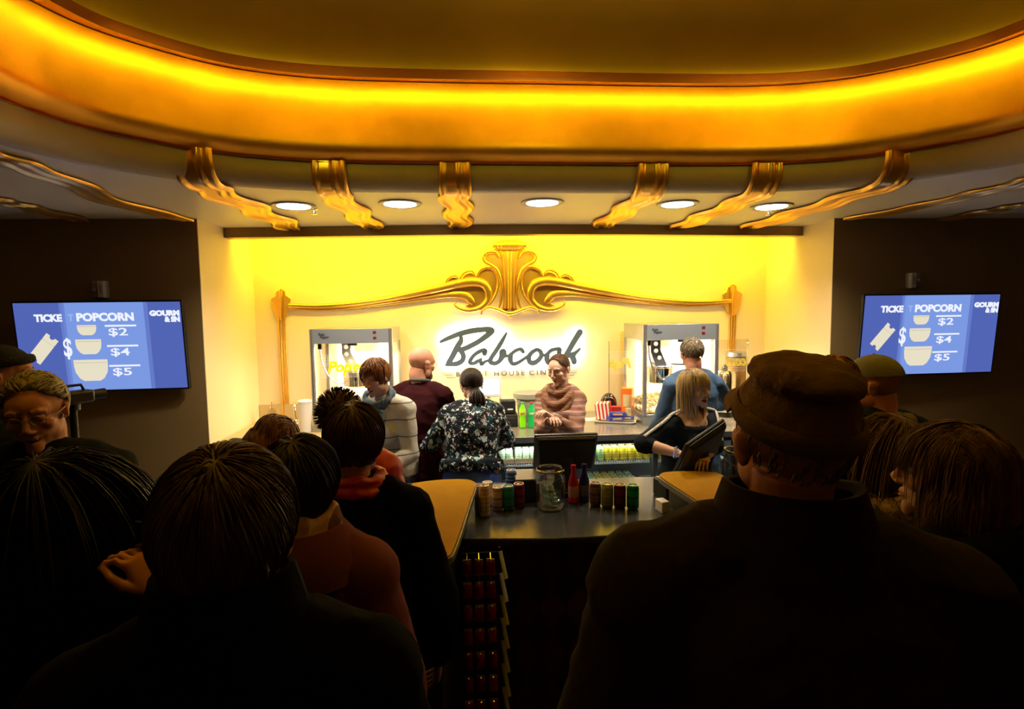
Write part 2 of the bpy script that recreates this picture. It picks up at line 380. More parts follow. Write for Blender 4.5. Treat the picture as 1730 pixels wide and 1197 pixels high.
# ------------------------------------------------------------------ wavy gold ribbons on the soffit
def ribbon(x_off, width, y_end, amp, label, lam=.36, ph=0.0, side=False):
    # start on the fascia under the band: find ring y at this x
    best = min(range(len(ringc)), key=lambda i: abs(ringc[i][0]-x_off)+(0 if ringc[i][1] > 1 else 9))
    y0 = ringc[best][1]
    path = [(y0-.012, 2.905, 0), (y0-.012, 2.87, 0)]
    for q in range(1, 9):
        a = PI/2*q/8; path.append((y0+.11-.122*math.cos(a), 2.86-.122*math.sin(a), 0))
    yy = y0+.13; L = y_end-yy; ns = int(L/.02)
    for q in range(ns+1): path.append((yy+L*q/ns, 2.736, min(1, q/4)))
    mb = MB(); R = []; tot = len(path)
    for i, (y, z, wv) in enumerate(path):
        s = (y-y0)
        sh = amp*wv*math.sin(2*PI*s/lam+ph)
        taper = 1.0 if y < y_end-.10 else 1-.45*((y-(y_end-.10))/.10)
        wl = width*taper
        nrm = Vector((0, -1, 0)) if i < 2 else (Vector((0, -math.cos(PI/2*(i-1)/8), -math.sin(PI/2*(i-1)/8))) if i < 10 else Vector((0, 0, -1)))
        top = []; K = 25
        for j in range(K):
            u = j/(K-1)*2-1
            h = .006+.018*max(0, 1-abs((abs(u)-.80)/.20))**.7+.016*max(0, 1-abs((u-.30)/.16))**.7
            if abs(u) > .985: h = 0
            top.append(Vector((x_off+sh+u*wl/2, y, z))+nrm*h)
        R.append(top)
    mb.rings(R, False, False)
    o = mb.build('gold_ceiling_ribbon', M_GOLDLEAF, angle=80)
    return tag(o, label, 'ceiling ornament')
ribbon(-1.50, .22, 5.00, .035, 'wavy gold relief ribbon on the soffit, leftmost of those over the bar', lam=.62, ph=.5)
ribbon(-.83, .205, 4.93, .024, 'wavy gold relief ribbon between the two left downlights', lam=.62, ph=1)
ribbon(-.08, .20, 4.89, .022, 'wavy gold relief ribbon seen end on, left of the middle downlight', lam=.6, ph=2.4)
ribbon(1.16, .205, 4.90, .024, 'wavy gold relief ribbon just right of the middle downlight', lam=.65)
ribbon(1.88, .205, 4.95, .028, 'wavy gold relief ribbon between the two right downlights', lam=.6, ph=1.6)
ribbon(2.55, .215, 4.99, .03, 'wavy gold relief ribbon crossing in front of the rightmost downlight', lam=.62, ph=.3)
def side_ribbon(pts, width, label):
    P = cat_rom(pts, 10); mb = MB(); R = []; n = len(P)
    for i, p in enumerate(P):
        a = Vector(P[min(i+1, n-1)])-Vector(P[max(0, i-1)]); a.normalize(); nn = Vector((a.y, -a.x)); s = i/n
        w_ = width*(1 if s < .85 else 1-.6*(s-.85)/.15); sh = .02*math.sin(s*2*PI*4)
        ring = []
        for j in range(17):
            u = j/16*2-1; h = .004+.016*max(0, 1-abs((abs(u)-.82)/.18))+.012*max(0, 1-abs(u-.1)/.15)
            if abs(u) > .98: h = 0
            ring.append(Vector((p[0]+nn.x*(u*w_/2+sh), p[1]+nn.y*(u*w_/2+sh), 2.738-h)))
        R.append(ring)
    mb.rings(R, False, False)
    return tag(mb.build('gold_ceiling_ribbon', M_GOLDLEAF, angle=80), label, 'ceiling ornament')
def zl(pts): return [tuple(atZ(a, b, 2.74))[:2] for a, b in pts]
side_ribbon(zl([(-60, 245), (0, 266), (100, 300), (200, 342), (322, 371)]), .17, 'dark gold ribbon on the left soffit ending above the left screen wall')
side_ribbon(zl([(-60, 325), (0, 338), (60, 352), (150, 374)]), .15, 'dark gold ribbon at the far left edge of the ceiling')
side_ribbon(zl([(1790, 290), (1730, 307), (1640, 328), (1540, 350), (1432, 369)]), .17, 'dark gold ribbon on the right soffit ending above the right screen wall')
side_ribbon(zl([(1790, 335), (1730, 345), (1660, 357), (1585, 372)]), .15, 'dark gold ribbon at the far right edge of the ceiling')
# ------------------------------------------------------------------ downlights and sprinklers
def downlight(x, y, label):
    t = thing('downlight', label, 'ceiling light', (x, y, 2.75))
    MB().lathe([(.11, .0), (.148, .0), (.150, -.006), (.143, -.011), (.112, -.008), (.11, 0)], seg=40, caps=False).build('trim_ring', M_STEELD, t)
    MB().lathe([(.0005, -.002), (.110, -.002), (.110, -.010), (.104, -.012), (.0005, -.012)], seg=40).build('lens', emis('downlight_lens', (1, .93, .82), 14), t)
    for a in (0, 120, 240): MB().ell((.13*math.cos(math.radians(a)), .13*math.sin(math.radians(a)), -.011), (.004, .004, .002), 8, 6).build('screw', M_CHROME, t)
M_STEELD = mat('grey_trim_metal', (0.30, 0.29, 0.28), 0.4, 0.5)
for (x, y), lb in zip(DOWN, ('round downlight left of all others in the soffit', 'round downlight second from the left, between two gold ribbons', 'round downlight in the middle of the soffit above the sign', 'round downlight second from the right in the soffit', 'round downlight furthest right, behind a small sprinkler')):
    downlight(x, y, lb)
def sprinkler(p, label):
    t = thing('sprinkler_head', label, 'sprinkler', (p[0], p[1], 2.75))
    MB().lathe([(.0005, 0), (.032, 0), (.030, -.006), (.012, -.01), (.0005, -.01)], seg=20).build('escutcheon', M_CHROME, t)
    MB().lathe([(.0005, -.01), (.008, -.01), (.007, -.035), (.0005, -.035)], seg=10).build('stem', M_CHROME, t)
    MB().lathe([(.0005, -.035), (.02, -.035), (.018, -.039), (.0005, -.039)], seg=16).build('deflector', M_CHROME, t)
sprinkler(atZ(531, 355, 2.74), 'small chrome sprinkler head right of the leftmost downlight')
sprinkler(atZ(1298, 357, 2.74), 'small chrome sprinkler head in front of the rightmost downlight')

# ------------------------------------------------------------------ wall ornament
def wp(px, py, off=0.0): return atY(px, py, YB-off)
orn = thing('gilded_ornament', 'large gold scrolled crest with sweeping arms and side posts on the back wall', 'wall ornament', (CX, YB, 1.0))
iv = orn.matrix_world
def stroke(pts, rads, name, off=.03, flat=1, n=8, seg=12, m=None):
    P = cat_rom([(*pt, r) for pt, r in zip(pts, rads)], n)
    mb = MB(); path = [wp(p[0], p[1], off) - Vector((CX, YB, 1.0)) for p in P]; rad = [max(p[2], .3)*.0060 for p in P]
    mb.tube(path, rad, seg, flat, up=(0, 1, 0)); return mb.build(name, m or M_GOLDORN, orn, angle=60)
def mirror(pts, c=861, dy=0): return [(2*c-x, y-(x-c)*-.0105*2*0 + (-.021*(c-x))) for x, y in pts]
arm = [(488, 516), (540, 517), (600, 513), (660, 504), (710, 494), (745, 486), (775, 479), (800, 476), (817, 480), (825, 492), (824, 507), (812, 519), (795, 524), (779, 522), (769, 515), (771, 509)]
ar = [3.6, 3.8, 4.4, 5.2, 6, 6.8, 7.6, 8, 7.5, 6.6, 5.6, 4.8, 4.2, 3.4, 2.4, 1]
stroke(arm, ar, 'scroll_arm', .035, .8, seg=14); stroke(mirror(arm), ar, 'scroll_arm', .035, .8, seg=14)
field = [(650, 506), (700, 497), (750, 486), (800, 478), (818, 484), (824, 503), (812, 518), (797, 522), (785, 517), (795, 512), (792, 503), (770, 500), (740, 504), (700, 509), (650, 514)]
plate_later = field
lower = [(488, 521), (560, 522), (640, 515), (710, 505), (755, 498), (785, 499), (795, 507), (800, 513)]
lr = [1.6, 2, 3, 4, 5.5, 7, 6.5, 4]
stroke(lower, lr, 'arm_underside', .02, .5); stroke(mirror(lower), lr, 'arm_underside', .02, .5)
for pts, rr in (([(752, 480), (757, 470), (768, 465), (775, 470)], [1.2, 2, 2, 1.4]), ([(776, 472), (783, 461), (796, 457), (804, 464)], [1.4, 2.2, 2.2, 1.5]),
                ([(804, 468), (812, 455), (828, 451), (839, 462), (842, 480), (836, 500), (826, 514), (814, 524)], [1.5, 2.6, 2.8, 2.8, 2.6, 2.4, 2.2, 1.6]),
                ([(846, 478), (842, 462), (834, 452)], [1.6, 2, 1.2])):
    stroke(pts, rr, 'shell_rim', .04); stroke(mirror(pts), rr, 'shell_rim', .04)
lobe = [(843, 434), (838, 426), (826, 425), (817, 431), (819, 441), (829, 447), (839, 455), (845, 470), (848, 490), (845, 512), (842, 521)]
lrr = [1.4, 2.2, 2.8, 3.0, 3.0, 3.0, 3.0, 2.8, 2.6, 2.2, 1.6]
stroke(lobe, lrr, 'crest_lobe', .05); stroke(mirror(lobe), lrr, 'crest_lobe', .05)
# filled relief behind the lobes and shells
def plate(pts, name, d0, d1, m=None):
    mb = MB(); A = [wp(x, y, d1)-Vector((CX, YB, 1)) for x, y in pts]; B = [wp(x, y, d0)-Vector((CX, YB, 1)) for x, y in pts]; n_ = len(A)
    mb.add(A+B, [tuple(range(n_)), tuple(range(2*n_-1, n_-1, -1))]+[(i, n_+i, n_+(i+1) % n_, (i+1) % n_) for i in range(n_)])
    return mb.build(name, m or M_GOLDORN, orn, bevel=.004, angle=30)
wing_ = cat_rom([(816, 522), (830, 506), (838, 486), (838, 466), (826, 454), (812, 458), (806, 466), (796, 461), (786, 464), (778, 471), (766, 468), (756, 474), (752, 482), (800, 474), (822, 486), (822, 505)], 4)
plate(field, 'scroll_field', .004, .020); plate(mirror(field), 'scroll_field', .004, .020)
plate(wing_, 'shell_field', .004, .022); plate(mirror(wing_), 'shell_field', .004, .022)
inner = cat_rom([(841, 430), (826, 429), (820, 436), (832, 446), (843, 458), (850, 480), (850, 520), (840, 524), (858, 524), (858, 440)], 3)
plate(inner, 'lobe_field', .004, .03); plate(mirror(inner), 'lobe_field', .004, .03)
# fluted central column, flaring at the top
mb = MB(); R = []
for k in range(21):
    t = k/20; y = 424+(521-424)*t; hw = 9+9*(1-t)**2.4+1.5*t
    row = []
    for j in range(25):
        u = j/24*2-1; bulge = .07*math.sqrt(max(0, 1-u*u))+.006*math.cos(u*PI*3)
        row.append(wp(861+u*hw, y, .01+bulge)-Vector((CX, YB, 1)))
    R.append(row)
mb.rings(R, False, False); mb.build('fluted_column', M_GOLDORN, orn, angle=70)
# finial roller
c0 = wp(861, 414, .06)-Vector((CX, YB, 1)); s_ = .0060
mb = MB(); mb.lathe([(.3*s_, -28*s_), (4*s_, -28*s_), (3.2*s_, -25*s_), (6*s_, -24*s_), (6*s_, -21*s_), (7*s_, -20*s_), (8.2*s_, -15*s_), (9.6*s_, -14*s_), (9.8*s_, 0), (9.6*s_, 14*s_), (8.2*s_, 15*s_), (7*s_, 20*s_), (6*s_, 21*s_), (6*s_, 24*s_), (3.2*s_, 25*s_), (4*s_, 28*s_), (.3*s_, 28*s_)], c0, 24, Matrix.Rotation(PI/2, 3, 'Y'))
mb.build('finial', M_GOLDORN, orn)
base = [(813, 531), (816, 524), (826, 519), (840, 522), (852, 527), (861, 529), (872, 527), (884, 522), (896, 519), (907, 523), (911, 530)]
stroke(base, [1.2, 2, 2.8, 3, 3.2, 4, 3.2, 3, 2.8, 2, 1.2], 'crest_foot', .05)
stroke([(859, 533), (861, 536), (864, 533)], [1.4, 1.8, 1.4], 'pendant_bead', .05)
for xt, yt, xb, yb in ((473.5, 489, 482, 705), (1236, 481, 1231, 700)):
    # capital plate: stepped shield with central spine
    def sh(px, py): return (xt+px, yt+py)
    poly = [(-3, 2), (-7, 3), (-8, 11), (-16, 16), (-13, 34), (-8, 47), (-2, 52), (4, 52), (10, 47), (15, 34), (18, 15), (9, 9), (8, 2), (4, -1), (0, -1)]
    plate([sh(*q) for q in poly], 'capital_shield', .004, .03)
    mb = MB(); R = []
    for k in range(8):
        t = k/7; hw = 4.5*(1-.5*t)
        R.append([wp(xt+1+u*hw, yt+1+50*t, .03+.035*math.cos(u*PI/2))-Vector((CX, YB, 1)) for u in (-1, -.6, -.2, .2, .6, 1)])
    mb.rings(R, False, False); mb.build('capital_spine', M_GOLDORN, orn)
    for dx, rr in ((-3.4, 3.4), (1.6, 2.0), (5.0, 1.8)):
        mb = MB(); a = wp(xt+2+dx, yt+46, .012)-Vector((CX, YB, 1)); b_ = wp(xb+1+dx, yb, .012)-Vector((CX, YB, 1))
        a.x = (a.x+b_.x)/2 if False else a.x
        mb.tube([a, (a+b_)/2, Vector((a.x, b_.y, b_.z))], rr*.006, 12); mb.build('post_bead', M_GOLDORN, orn)

# ------------------------------------------------------------------ script sign
sign = thing('backlit_sign', 'halo lit dark script sign reading Babcock on the back wall', 'sign', (CX, YB, 1.5))
M_SIGN = mat('sign_slate_face', (0.075, 0.11, 0.19), 0.5, 0.1)
M_HALO = emis('sign_halo_led', (1.0, .93, .80), 105)
def z1(x, y): return (740+x*140/1596, 540+y*140/1596)
def z2(x, y): return (860+x*140/1596, 540+y*140/1596)
SIDX = 0
def sign_stroke(pts, w0, f=z1, name='script_letter', fac=1.0):
    if not hasattr(w0, '__len__'): w0 = [w0]*len(pts)
    P = cat_rom([(*f(*pt), ww) for pt, ww in zip(pts, w0)], 8); k = .84*140/1596*.0060
    Q = [wp(p[0], p[1], 0) for p in P]; n_ = len(P); R = []
    def outline(dy, scale):
        L_, R_ = [], []
        for i in range(n_):
            a = Q[min(i+1, n_-1)]-Q[max(i-1, 0)]; a.normalize(); nn = Vector((-a.z, 0, a.x)); r = P[i][2]*k*scale
            L_.append(Q[i]+nn*r+Vector((0, dy, 0))); R_.append(Q[i]-nn*r+Vector((0, dy, 0)))
        return L_, R_
    global SIDX; SIDX += 1; mb = MB(); L1, R1 = outline(-.055-.0004*SIDX, fac); L2, R2 = outline(-.040, fac)
    for i in range(n_): R.append([L1[i], R1[i], R2[i], L2[i]])
    off = Vector((CX, YB, 1.5)); mb.rings([[q-off for q in r] for r in R]); 
    # round ends
    for e in (0, n_-1):
        mb.lathe([(.0003, -.0060), (P[e][2]*k*fac, -.0060), (P[e][2]*k*fac, .0060), (.0003, .0060)], Q[e]-off+Vector((0, -.0475, 0)), 14, Matrix.Rotation(PI/2, 3, 'X'))
    mb.build(name, M_SIGN, sign, smooth=False)
    hb_ = MB(); L1, R1 = outline(-.036, .45); L2, R2 = outline(-.030, .45)
    hb_.rings([[L1[i]-off, R1[i]-off, R2[i]-off, L2[i]-off] for i in range(n_)]); hb_.build('halo_strip', M_HALO, sign, smooth=False)
sign_stroke([(62, 415), (200, 350), (420, 265), (640, 210), (860, 185), (1000, 185), (1040, 215), (960, 280), (800, 400), (620, 500), (480, 560), (400, 575)], [34, 52, 62, 66, 64, 66, 60, 70, 62, 62, 60, 50])
sign_stroke([(445, 320), (440, 400), (375, 520), (290, 680), (200, 830), (145, 862)], [44, 62, 72, 66, 62, 18])
sign_stroke([(145, 862), (260, 848), (380, 830), (470, 770), (490, 680), (440, 590), (385, 560)], [18, 50, 60, 60, 60, 62, 40])
sign_stroke([(895, 640), (900, 590), (840, 585), (720, 650), (640, 740), (615, 810), (680, 830), (760, 790), (830, 745)], [60, 60, 50, 46, 46, 48, 44, 46, 30])
sign_stroke([(830, 740), (820, 800), (840, 840), (900, 800), (960, 770)], [30, 44, 48, 36, 30])
sign_stroke([(1310, 255), (1230, 400), (1120, 580), (1020, 730), (1010, 800), (1090, 830), (1180, 780), (1230, 690), (1245, 620)], [28, 50, 54, 54, 60, 50, 54, 76, 90])
sign_stroke([(1240, 650), (1330, 690), (1400, 650), (1480, 590), (1560, 560), (1600, 570), (1630, 610)], [80, 40, 40, 44, 44, 50, 44])
sign_stroke([(1395, 670), (1385, 760), (1430, 835), (1520, 820), (1620, 760), (1740, 680)], [60, 60, 48, 44, 38, 40])
sign_stroke([(520, 565), (430, 620), (370, 710), (390, 800), (460, 820), (550, 770), (610, 680), (590, 600), (520, 565)], [46, 50, 60, 60, 60, 56, 54, 54, 46], z2)
sign_stroke([(610, 640), (660, 675), (720, 650), (800, 580), (900, 555), (955, 560), (950, 620)], [44, 40, 40, 44, 44, 50, 56], z2)
sign_stroke([(725, 660), (715, 750), (740, 820), (830, 830), (930, 780), (1060, 690)], [60, 60, 48, 44, 42, 42], z2)
sign_stroke([(1345, 235), (1240, 400), (1130, 590), (1060, 700), (1010, 800)], [70, 66, 62, 62, 60], z2)
sign_stroke([(1345, 548), (1270, 620), (1200, 670), (1130, 690)], [28, 44, 70, 50], z2)
sign_stroke([(1190, 680), (1220, 740), (1235, 800)], [70, 70, 62], z2)
M_TXT = mat('sign_grey_letter', (0.06, 0.06, 0.055), 0.6)
def wtext(body, px, py, pxw, pxh, nm='small_lettering'):
    a = wp(px, py, .006)-Vector((CX, YB, 1.5)); text(body, pxh*.0060/.70, M_TXT, FM(a, (1, 0, 0), (0, 0, 1)), nm, sign, .003, align='LEFT', space=1.35, width=pxw*.0060)
wtext('BY ART', 770, 635.5, 54, 8.5); wtext('HOUSE', 834, 634.5, 52, 8.5); wtext('CINEMA', 893.5, 633.2, 66, 8.5)
for x0, x1, y in ((745, 767, 629), (750, 765, 633), (754, 769, 637), (957, 976, 625), (962, 974, 629), (958, 970, 633)):
    a = wp(x0, y, .004)-Vector((CX, YB, 1.5)); b_ = wp(x1, y, .004)-Vector((CX, YB, 1.5)); MB().tube([a, b_], .0025, 6).build('speed_line', M_TXT, sign)
# ================================================================== MENU SCREENS
def screen(cpx, cpy, Y, label, W):
    H = .70; c = atY(cpx, cpy, Y); t = thing('television', label, 'television', c, math.radians(2.5))
    tl = Matrix.Rotation(math.radians(4), 4, 'X')
    def bx(nm, cx, cz, y, w_, h_, d_, m, bev=0):
        o = MB().box((cx, y, cz), (w_, d_, h_)).build(nm, m, t, smooth=False, bevel=bev); o.data.transform(tl); return o
    bx('bezel', 0, 0, .02, W, H, .035, M_BLACK, .004); bx('rear_housing', 0, -.05, .055, W*.6, H*.6, .05, M_BLACKM)
    o = MB().box((0, .095, 0), (.3, .06, .2)).build('wall_bracket', M_BLACKM, t, smooth=False)
    w2, h2 = W/2-.014, H/2-.014
    bx('display', 0, 0, .001, 2*w2, 2*h2, .003, emis('screen_blue', (.085, .13, .46), 1.0))
    def q(nm, u0, u1, v0, v1, m, y=-.0015):   # u,v in 0..1 of the display, v down
        return bx(nm, -w2+(u0+u1)*w2, h2-(v0+v1)*h2, y, (u1-u0)*2*w2, (v1-v0)*2*h2, .001, m)
    q('menu_panel_edge', .268, .30, 0, 1, emis('screen_mid', (.13, .20, .58), 1.0)); q('menu_panel', .285, .785, 0, 1, emis('screen_light', (.20, .32, .76), 1.0))
    q('menu_panel_edge', .775, .80, 0, 1, emis('screen_mid', (.13, .20, .58), 1.0), -.0025)
    MT = emis('screen_white', (.86, .90, 1.0), 1.0); MC = emis('screen_cream', (.80, .74, .56), 1.0); MF = emis('screen_faint', (.30, .45, .88), 1.0)
    def tx(b, u, v, h, wd, m=MT, nm='menu_lettering', bold=.004):
        M = tl @ FM((-w2+u*2*w2, -.004, h2-v*2*h2), (1, 0, 0), (0, 0, 1)); return text(b, h*2*h2/.70, m, M, nm, t, .0008, align='LEFT', bold=bold, width=wd*2*w2)
    tx('TICKE', .118, .205, .075, .165); tx('T', .32, .20, .07, .03, MF); tx('POPCORN', .365, .205, .085, .345)
    tx('$2', .545, .375, .085, .115, bold=.001); tx('$4', .545, .605, .085, .115, bold=.001); tx('$5', .545, .835, .085, .115, bold=.001); tx('$', .265, .60, .2, .05, MT)
    tx('GOURM', .81, .155, .055, .185); tx('& SN', .90, .225, .055, .095)
    for v in (.265, .495, .725): q('menu_caption', .53, .72, v-.010, v+.010, MT, -.003)
    def bucket(u, v, w_, h_):
        pts = [(-.5, .5), (-.5, .2), (-.47, -.1), (-.36, -.38), (-.24, -.5), (.24, -.5), (.36, -.38), (.47, -.1), (.5, .2), (.5, .5)]
        mb = MB(); mb.prism([(p[0]*w_*2*w2, p[1]*h_*2*h2) for p in pts], .001, (-w2+u*2*w2, -.0035, h2-v*2*h2), (XA, ZA, -YA))
        o = mb.build('popcorn_bucket_picture', MC, t, smooth=False); o.data.transform(tl)
        b = MB().box((-w2+u*2*w2, -.006, h2-(v-.36*h_)*2*h2), (w_*2*w2*.94, .001, .003)).build('bucket_line', emis('screen_line', (.45, .42, .36), 1), t); b.data.transform(tl)
    bucket(.42, .31, .115, .115); bucket(.42, .50, .155, .17); bucket(.42, .77, .205, .245)
    # ticket pictogram, slanted
    a = math.radians(50); U = Vector((math.cos(a), 0, math.sin(a))); V = Vector((-math.sin(a), 0, math.cos(a)))
    pts = [(-.11, -.05), (-.11, -.02)] + [(-.11+.022*math.sin(k*PI/6), -.02+.02*(1-math.cos(k*PI/6))) for k in range(1, 6)] + [(-.11, .02), (-.11, .05), (.062, .05), (.066, .044), (.07, .05), (.12, .05), (.12, .02)] + [(.12-.022*math.sin(k*PI/6), .02-.02*(1-math.cos(k*PI/6))) for k in range(1, 6)] + [(.12, -.02), (.12, -.05), (.07, -.05), (.066, -.044), (.062, -.05)]
    mb = MB(); mb.prism(pts, .001, (-w2+.145*2*w2, -.0035, h2-.52*2*h2), (U, V, -YA)); o = mb.build('ticket_picture', MC, t, smooth=False); o.data.transform(tl)
    mb = MB()
    for k in range(5): mb.box(Vector((-w2+.145*2*w2, -.006, h2-.52*2*h2))+U*.066+V*(-.032+.016*k), (.006, .001, .004), Matrix.Rotation(-a, 3, 'Y'))
    o = mb.build('ticket_perforation', emis('screen_line', (.45, .42, .36), 1), t); o.data.transform(tl)
    return t
screen(173, 585, 4.46, 'wall screen with the blue popcorn menu on the left dark wall', 1.20)
screen(1571, 565, 4.46, 'wall screen with the blue popcorn menu on the right dark wall', 1.285)
def alarm(px, py, flip, label):
    c = atY(px, py, YF); t = thing('fire_alarm', label, 'alarm', c)
    MB().box((0, -.012, 0), (.115, .024, .13)).build('backplate', mat('alarm_backplate', (.32, .28, .22), .5), t, bevel=.006)
    MB().box((.025*flip, -.035, 0), (.05, .045, .13)).build('speaker_housing', mat('alarm_white', (.62, .6, .55), .5), t, bevel=.006)
    mb = MB()
    for k in range(6): mb.box((.025*flip, -.058, -.03+.012*k), (.018, .003, .004))
    mb.build('sound_slots', M_BLACKM, t)
    MB().lathe([(.0005, 0), (.020, 0), (.016, .02), (.0005, .026)], (-.03*flip, -.024, 0), 14, Matrix.Rotation(PI/2, 3, 'X')).build('strobe', mat('strobe_lens', (.5, .42, .36), .15), t)
alarm(172, 489, 1, 'small wall alarm with strobe above the left screen')
alarm(1540, 474, -1, 'small wall alarm with strobe above the right screen')
# ================================================================== FRONT COUNTER
def offs(poly, d):     # inset
    n_ = len(poly); out = []; ar = sum(poly[i][0]*poly[(i+1) % n_][1]-poly[(i+1) % n_][0]*poly[i][1] for i in range(n_)); sg = 1 if ar > 0 else -1
    for i in range(n_):
        a = Vector(poly[(i+1) % n_][:2])-Vector(poly[i-1][:2]); a.normalize(); out.append((poly[i][0]-a.y*d*sg, poly[i][1]+a.x*d*sg))
    return out
fc = [(-.95, 2.74), (-.6, 2.63), (-.2, 2.53), (.05, 2.50), (.35, 2.475), (.66, 2.475), (.95, 2.50), (1.3, 2.49), (1.5, 2.52), (1.75, 2.58), (1.93, 2.72), (1.95, 2.92), (1.78, 3.08), (1.5, 3.20), (1.17, 3.34), (.88, 3.35), (.3, 3.34), (-.4, 3.40), (-.8, 3.44), (-1.08, 3.40), (-1.16, 3.1)]
fcs = [p[:2] for p in cat_rom(fc, 4, True)]
bar = thing('snack_counter', 'dark curved snack counter with charcoal top between two ochre topped wings', 'counter', (CX, 2.9, 0))
def loc(poly, o): return [(p[0]-o[0], p[1]-o[1]) for p in poly]
ob = (CX, 2.9)
MB().prism(loc(fcs, ob), .035, (0, 0, .915)).build('worktop', M_DARKTOP, bar, bevel=.006, angle=30)
MB().prism(loc(offs(fcs, .045), ob), .915, (0, 0, 0)).build('front_panel', mat_harlequin('harlequin_panel'), bar, angle=30)
MB().prism(loc(offs(fcs, -.002), ob), .022, (0, 0, .921)).build('edge_band', mat('dark_edge_band', (.03, .03, .03), .35), bar, angle=30)
wl = [(-.335, 2.86), (-.30, 2.91), (-.18, 2.945), (-.05, 2.94), (.0, 2.90), (.015, 2.83), (-.01, 2.6), (-.07, 2.08), (-.10, 1.985), (-.16, 1.955), (-.24, 1.955), (-.33, 1.965), (-.375, 2.02), (-.385, 2.15), (-.375, 2.5)]
def wing(poly, label):
    P = [p[:2] for p in cat_rom(poly, 5, True)]; o0 = (poly[0][0], 2.45); t = thing('counter_wing', label, 'counter', (*o0, 0))
    MB().prism(loc(offs(P, .008), o0), .034, (0, 0, 1.069)).build('worktop', M_WOODTOP, t, bevel=.005, angle=30)
    MB().prism(loc(P, o0), .026, (0, 0, 1.070)).build('edge_band', M_EDGE, t, angle=30)
    MB().prism(loc(offs(P, .055), o0), 1.07, (0, 0, 0)).build('support_panel', M_BLACK, t, angle=30)
wing(wl, 'raised ochre topped counter wing reaching towards the viewer left of the snack rack')
wing([(2*.505-x, y) for x, y in wl][::-1], 'raised ochre topped counter wing on the right, partly behind the man in the tan cap')
# ------------------------------------------------------------------ cans and bottles
CANS = {}
def can_mat(name, c1, c2, c3): return mat_ramp('can_'+name, 'wave', [(0, c1), (.35, c1), (.5, c2), (.8, c3)], 2.2, .3, (1, 1, 3.2), 0, 'Z', 1.2)
def can(kind, p, label, group=None, r=.031, h=.125, rz=0):
    key = (kind, r, h)
    if key not in CANS:
        t = thing('drink_can', label, 'drink can', p, rz, group)
        MB().lathe([(r*.70, 0), (r*.82, .002), (r, .012), (r, h-.016), (r*.84, h-.004)], seg=20).build('can_body', CANM[kind], t)
        MB().lathe([(r*.80, h-.006), (r*.86, h-.004), (r*.87, h), (r*.80, h), (r*.78, h-.005), (.0005, h-.005)], seg=20, caps=False).build('lid', mat('can_lid', (.82, .80, .77), .38, .35), t)
        MB().lathe([(.0005, h-.0045), (.009, h-.0045), (.009, h-.002), (.0005, h-.002)], (0, .006, 0), 10).build('pull_tab', M_CHROME, t)
        CANS[key] = t; return t
    return dup(CANS[key], p, rz, label, group)
CANM = {k: can_mat(k, *c) for k, c in dict(
    cream=((.55, .40, .25), (.35, .07, .04), (.6, .5, .35)), silver=((.35, .28, .22), (.5, .42, .35), (.25, .12, .08)), teal=((.01, .2, .2), (.02, .3, .28), (.02, .12, .14)),
    red=((.25, .02, .02), (.35, .03, .03), (.1, .02, .02)), brown=((.2, .1, .04), (.3, .16, .06), (.1, .05, .03)), lime=((.25, .27, .04), (.14, .14, .03), (.3, .3, .06)),
    wine=((.14, .012, .015), (.2, .02, .02), (.05, .01, .01)), green=((.01, .20, .03), (.02, .26, .05), (.01, .10, .02)), blue=((.02, .08, .45), (.5, .6, .8), (.02, .1, .5)),
    palegreen=((.50, .72, .25), (.16, .2, .12), (.55, .75, .35)), yellow=((.85, .62, .02), (.13, .14, .14), (.9, .7, .05)), dew=((.75, .85, .65), (.10, .50, .06), (.7, .85, .5))).items()}
for k, px, py, lb, r, h in (('cream', 811, 866, 'tall cream can half hidden behind the front can beside the left wing', .028, .15), ('cream', 819, 872, 'tall cream and red can, nearest of the cans on the counter', .028, .165), ('cream', 824, 853, 'cream can behind the nearest tall can', .031, .13),
                            ('silver', 841, 861, 'short silver and tan can in the left group', .030, .125), ('teal', 859, 860, 'teal can in the left group on the dark counter', .031, .13), ('red', 877, 856, 'dark red can at the right end of the left group', .031, .13),
                            ('brown', 1006, 853, 'brown and gold can next to the dark blue bottle', .031, .125), ('lime', 1026, 856, 'lime and gold can, second of the right group', .032, .128), ('wine', 1047, 857, 'dark wine red can, third of the right group', .032, .128), ('green', 1069, 859, 'green can at the right end of the counter display', .032, .13)):
    can(k, atZ(px, py, .95), lb, None, r, h, random.random()*6)
def bottle(p, prof, parts, label, name='bottle', cat='bottle', group=None):
    t = thing(name, label, cat, p, 0, group)
    for nm, pr, m in parts: MB().lathe(pr, seg=22).build(nm, m, t)
    return t
def alu(p, m1, m2, label): return bottle(p, None, (('bottle_body', [(.024, 0), (.029, .004), (.029, .10), (.027, .12), (.016, .155), (.013, .175), (.013, .195), (.0005, .196)], m1), ('label', [(.0293, .035), (.0295, .036), (.0295, .095), (.0293, .096)], m2), ('cap', [(.0145, .192), (.0145, .207), (.013, .209), (.0005, .209)], m1)), label)
alu(atZ(969, 848, .95), mat('red_aluminium', (.50, .015, .03), .3, .5), mat('red_bottle_label', (.45, .2, .2), .5), 'red aluminium bottle beside the glass tip jar')
alu(atZ(987, 846, .95), mat('navy_aluminium', (.03, .03, .18), .3, .5), mat('navy_bottle_label', (.10, .08, .16), .5), 'dark blue aluminium bottle right of the red one')
can('blue', atZ(864, 838, .95), 'blue can standing behind the cans by the black box', None, .031, .155)
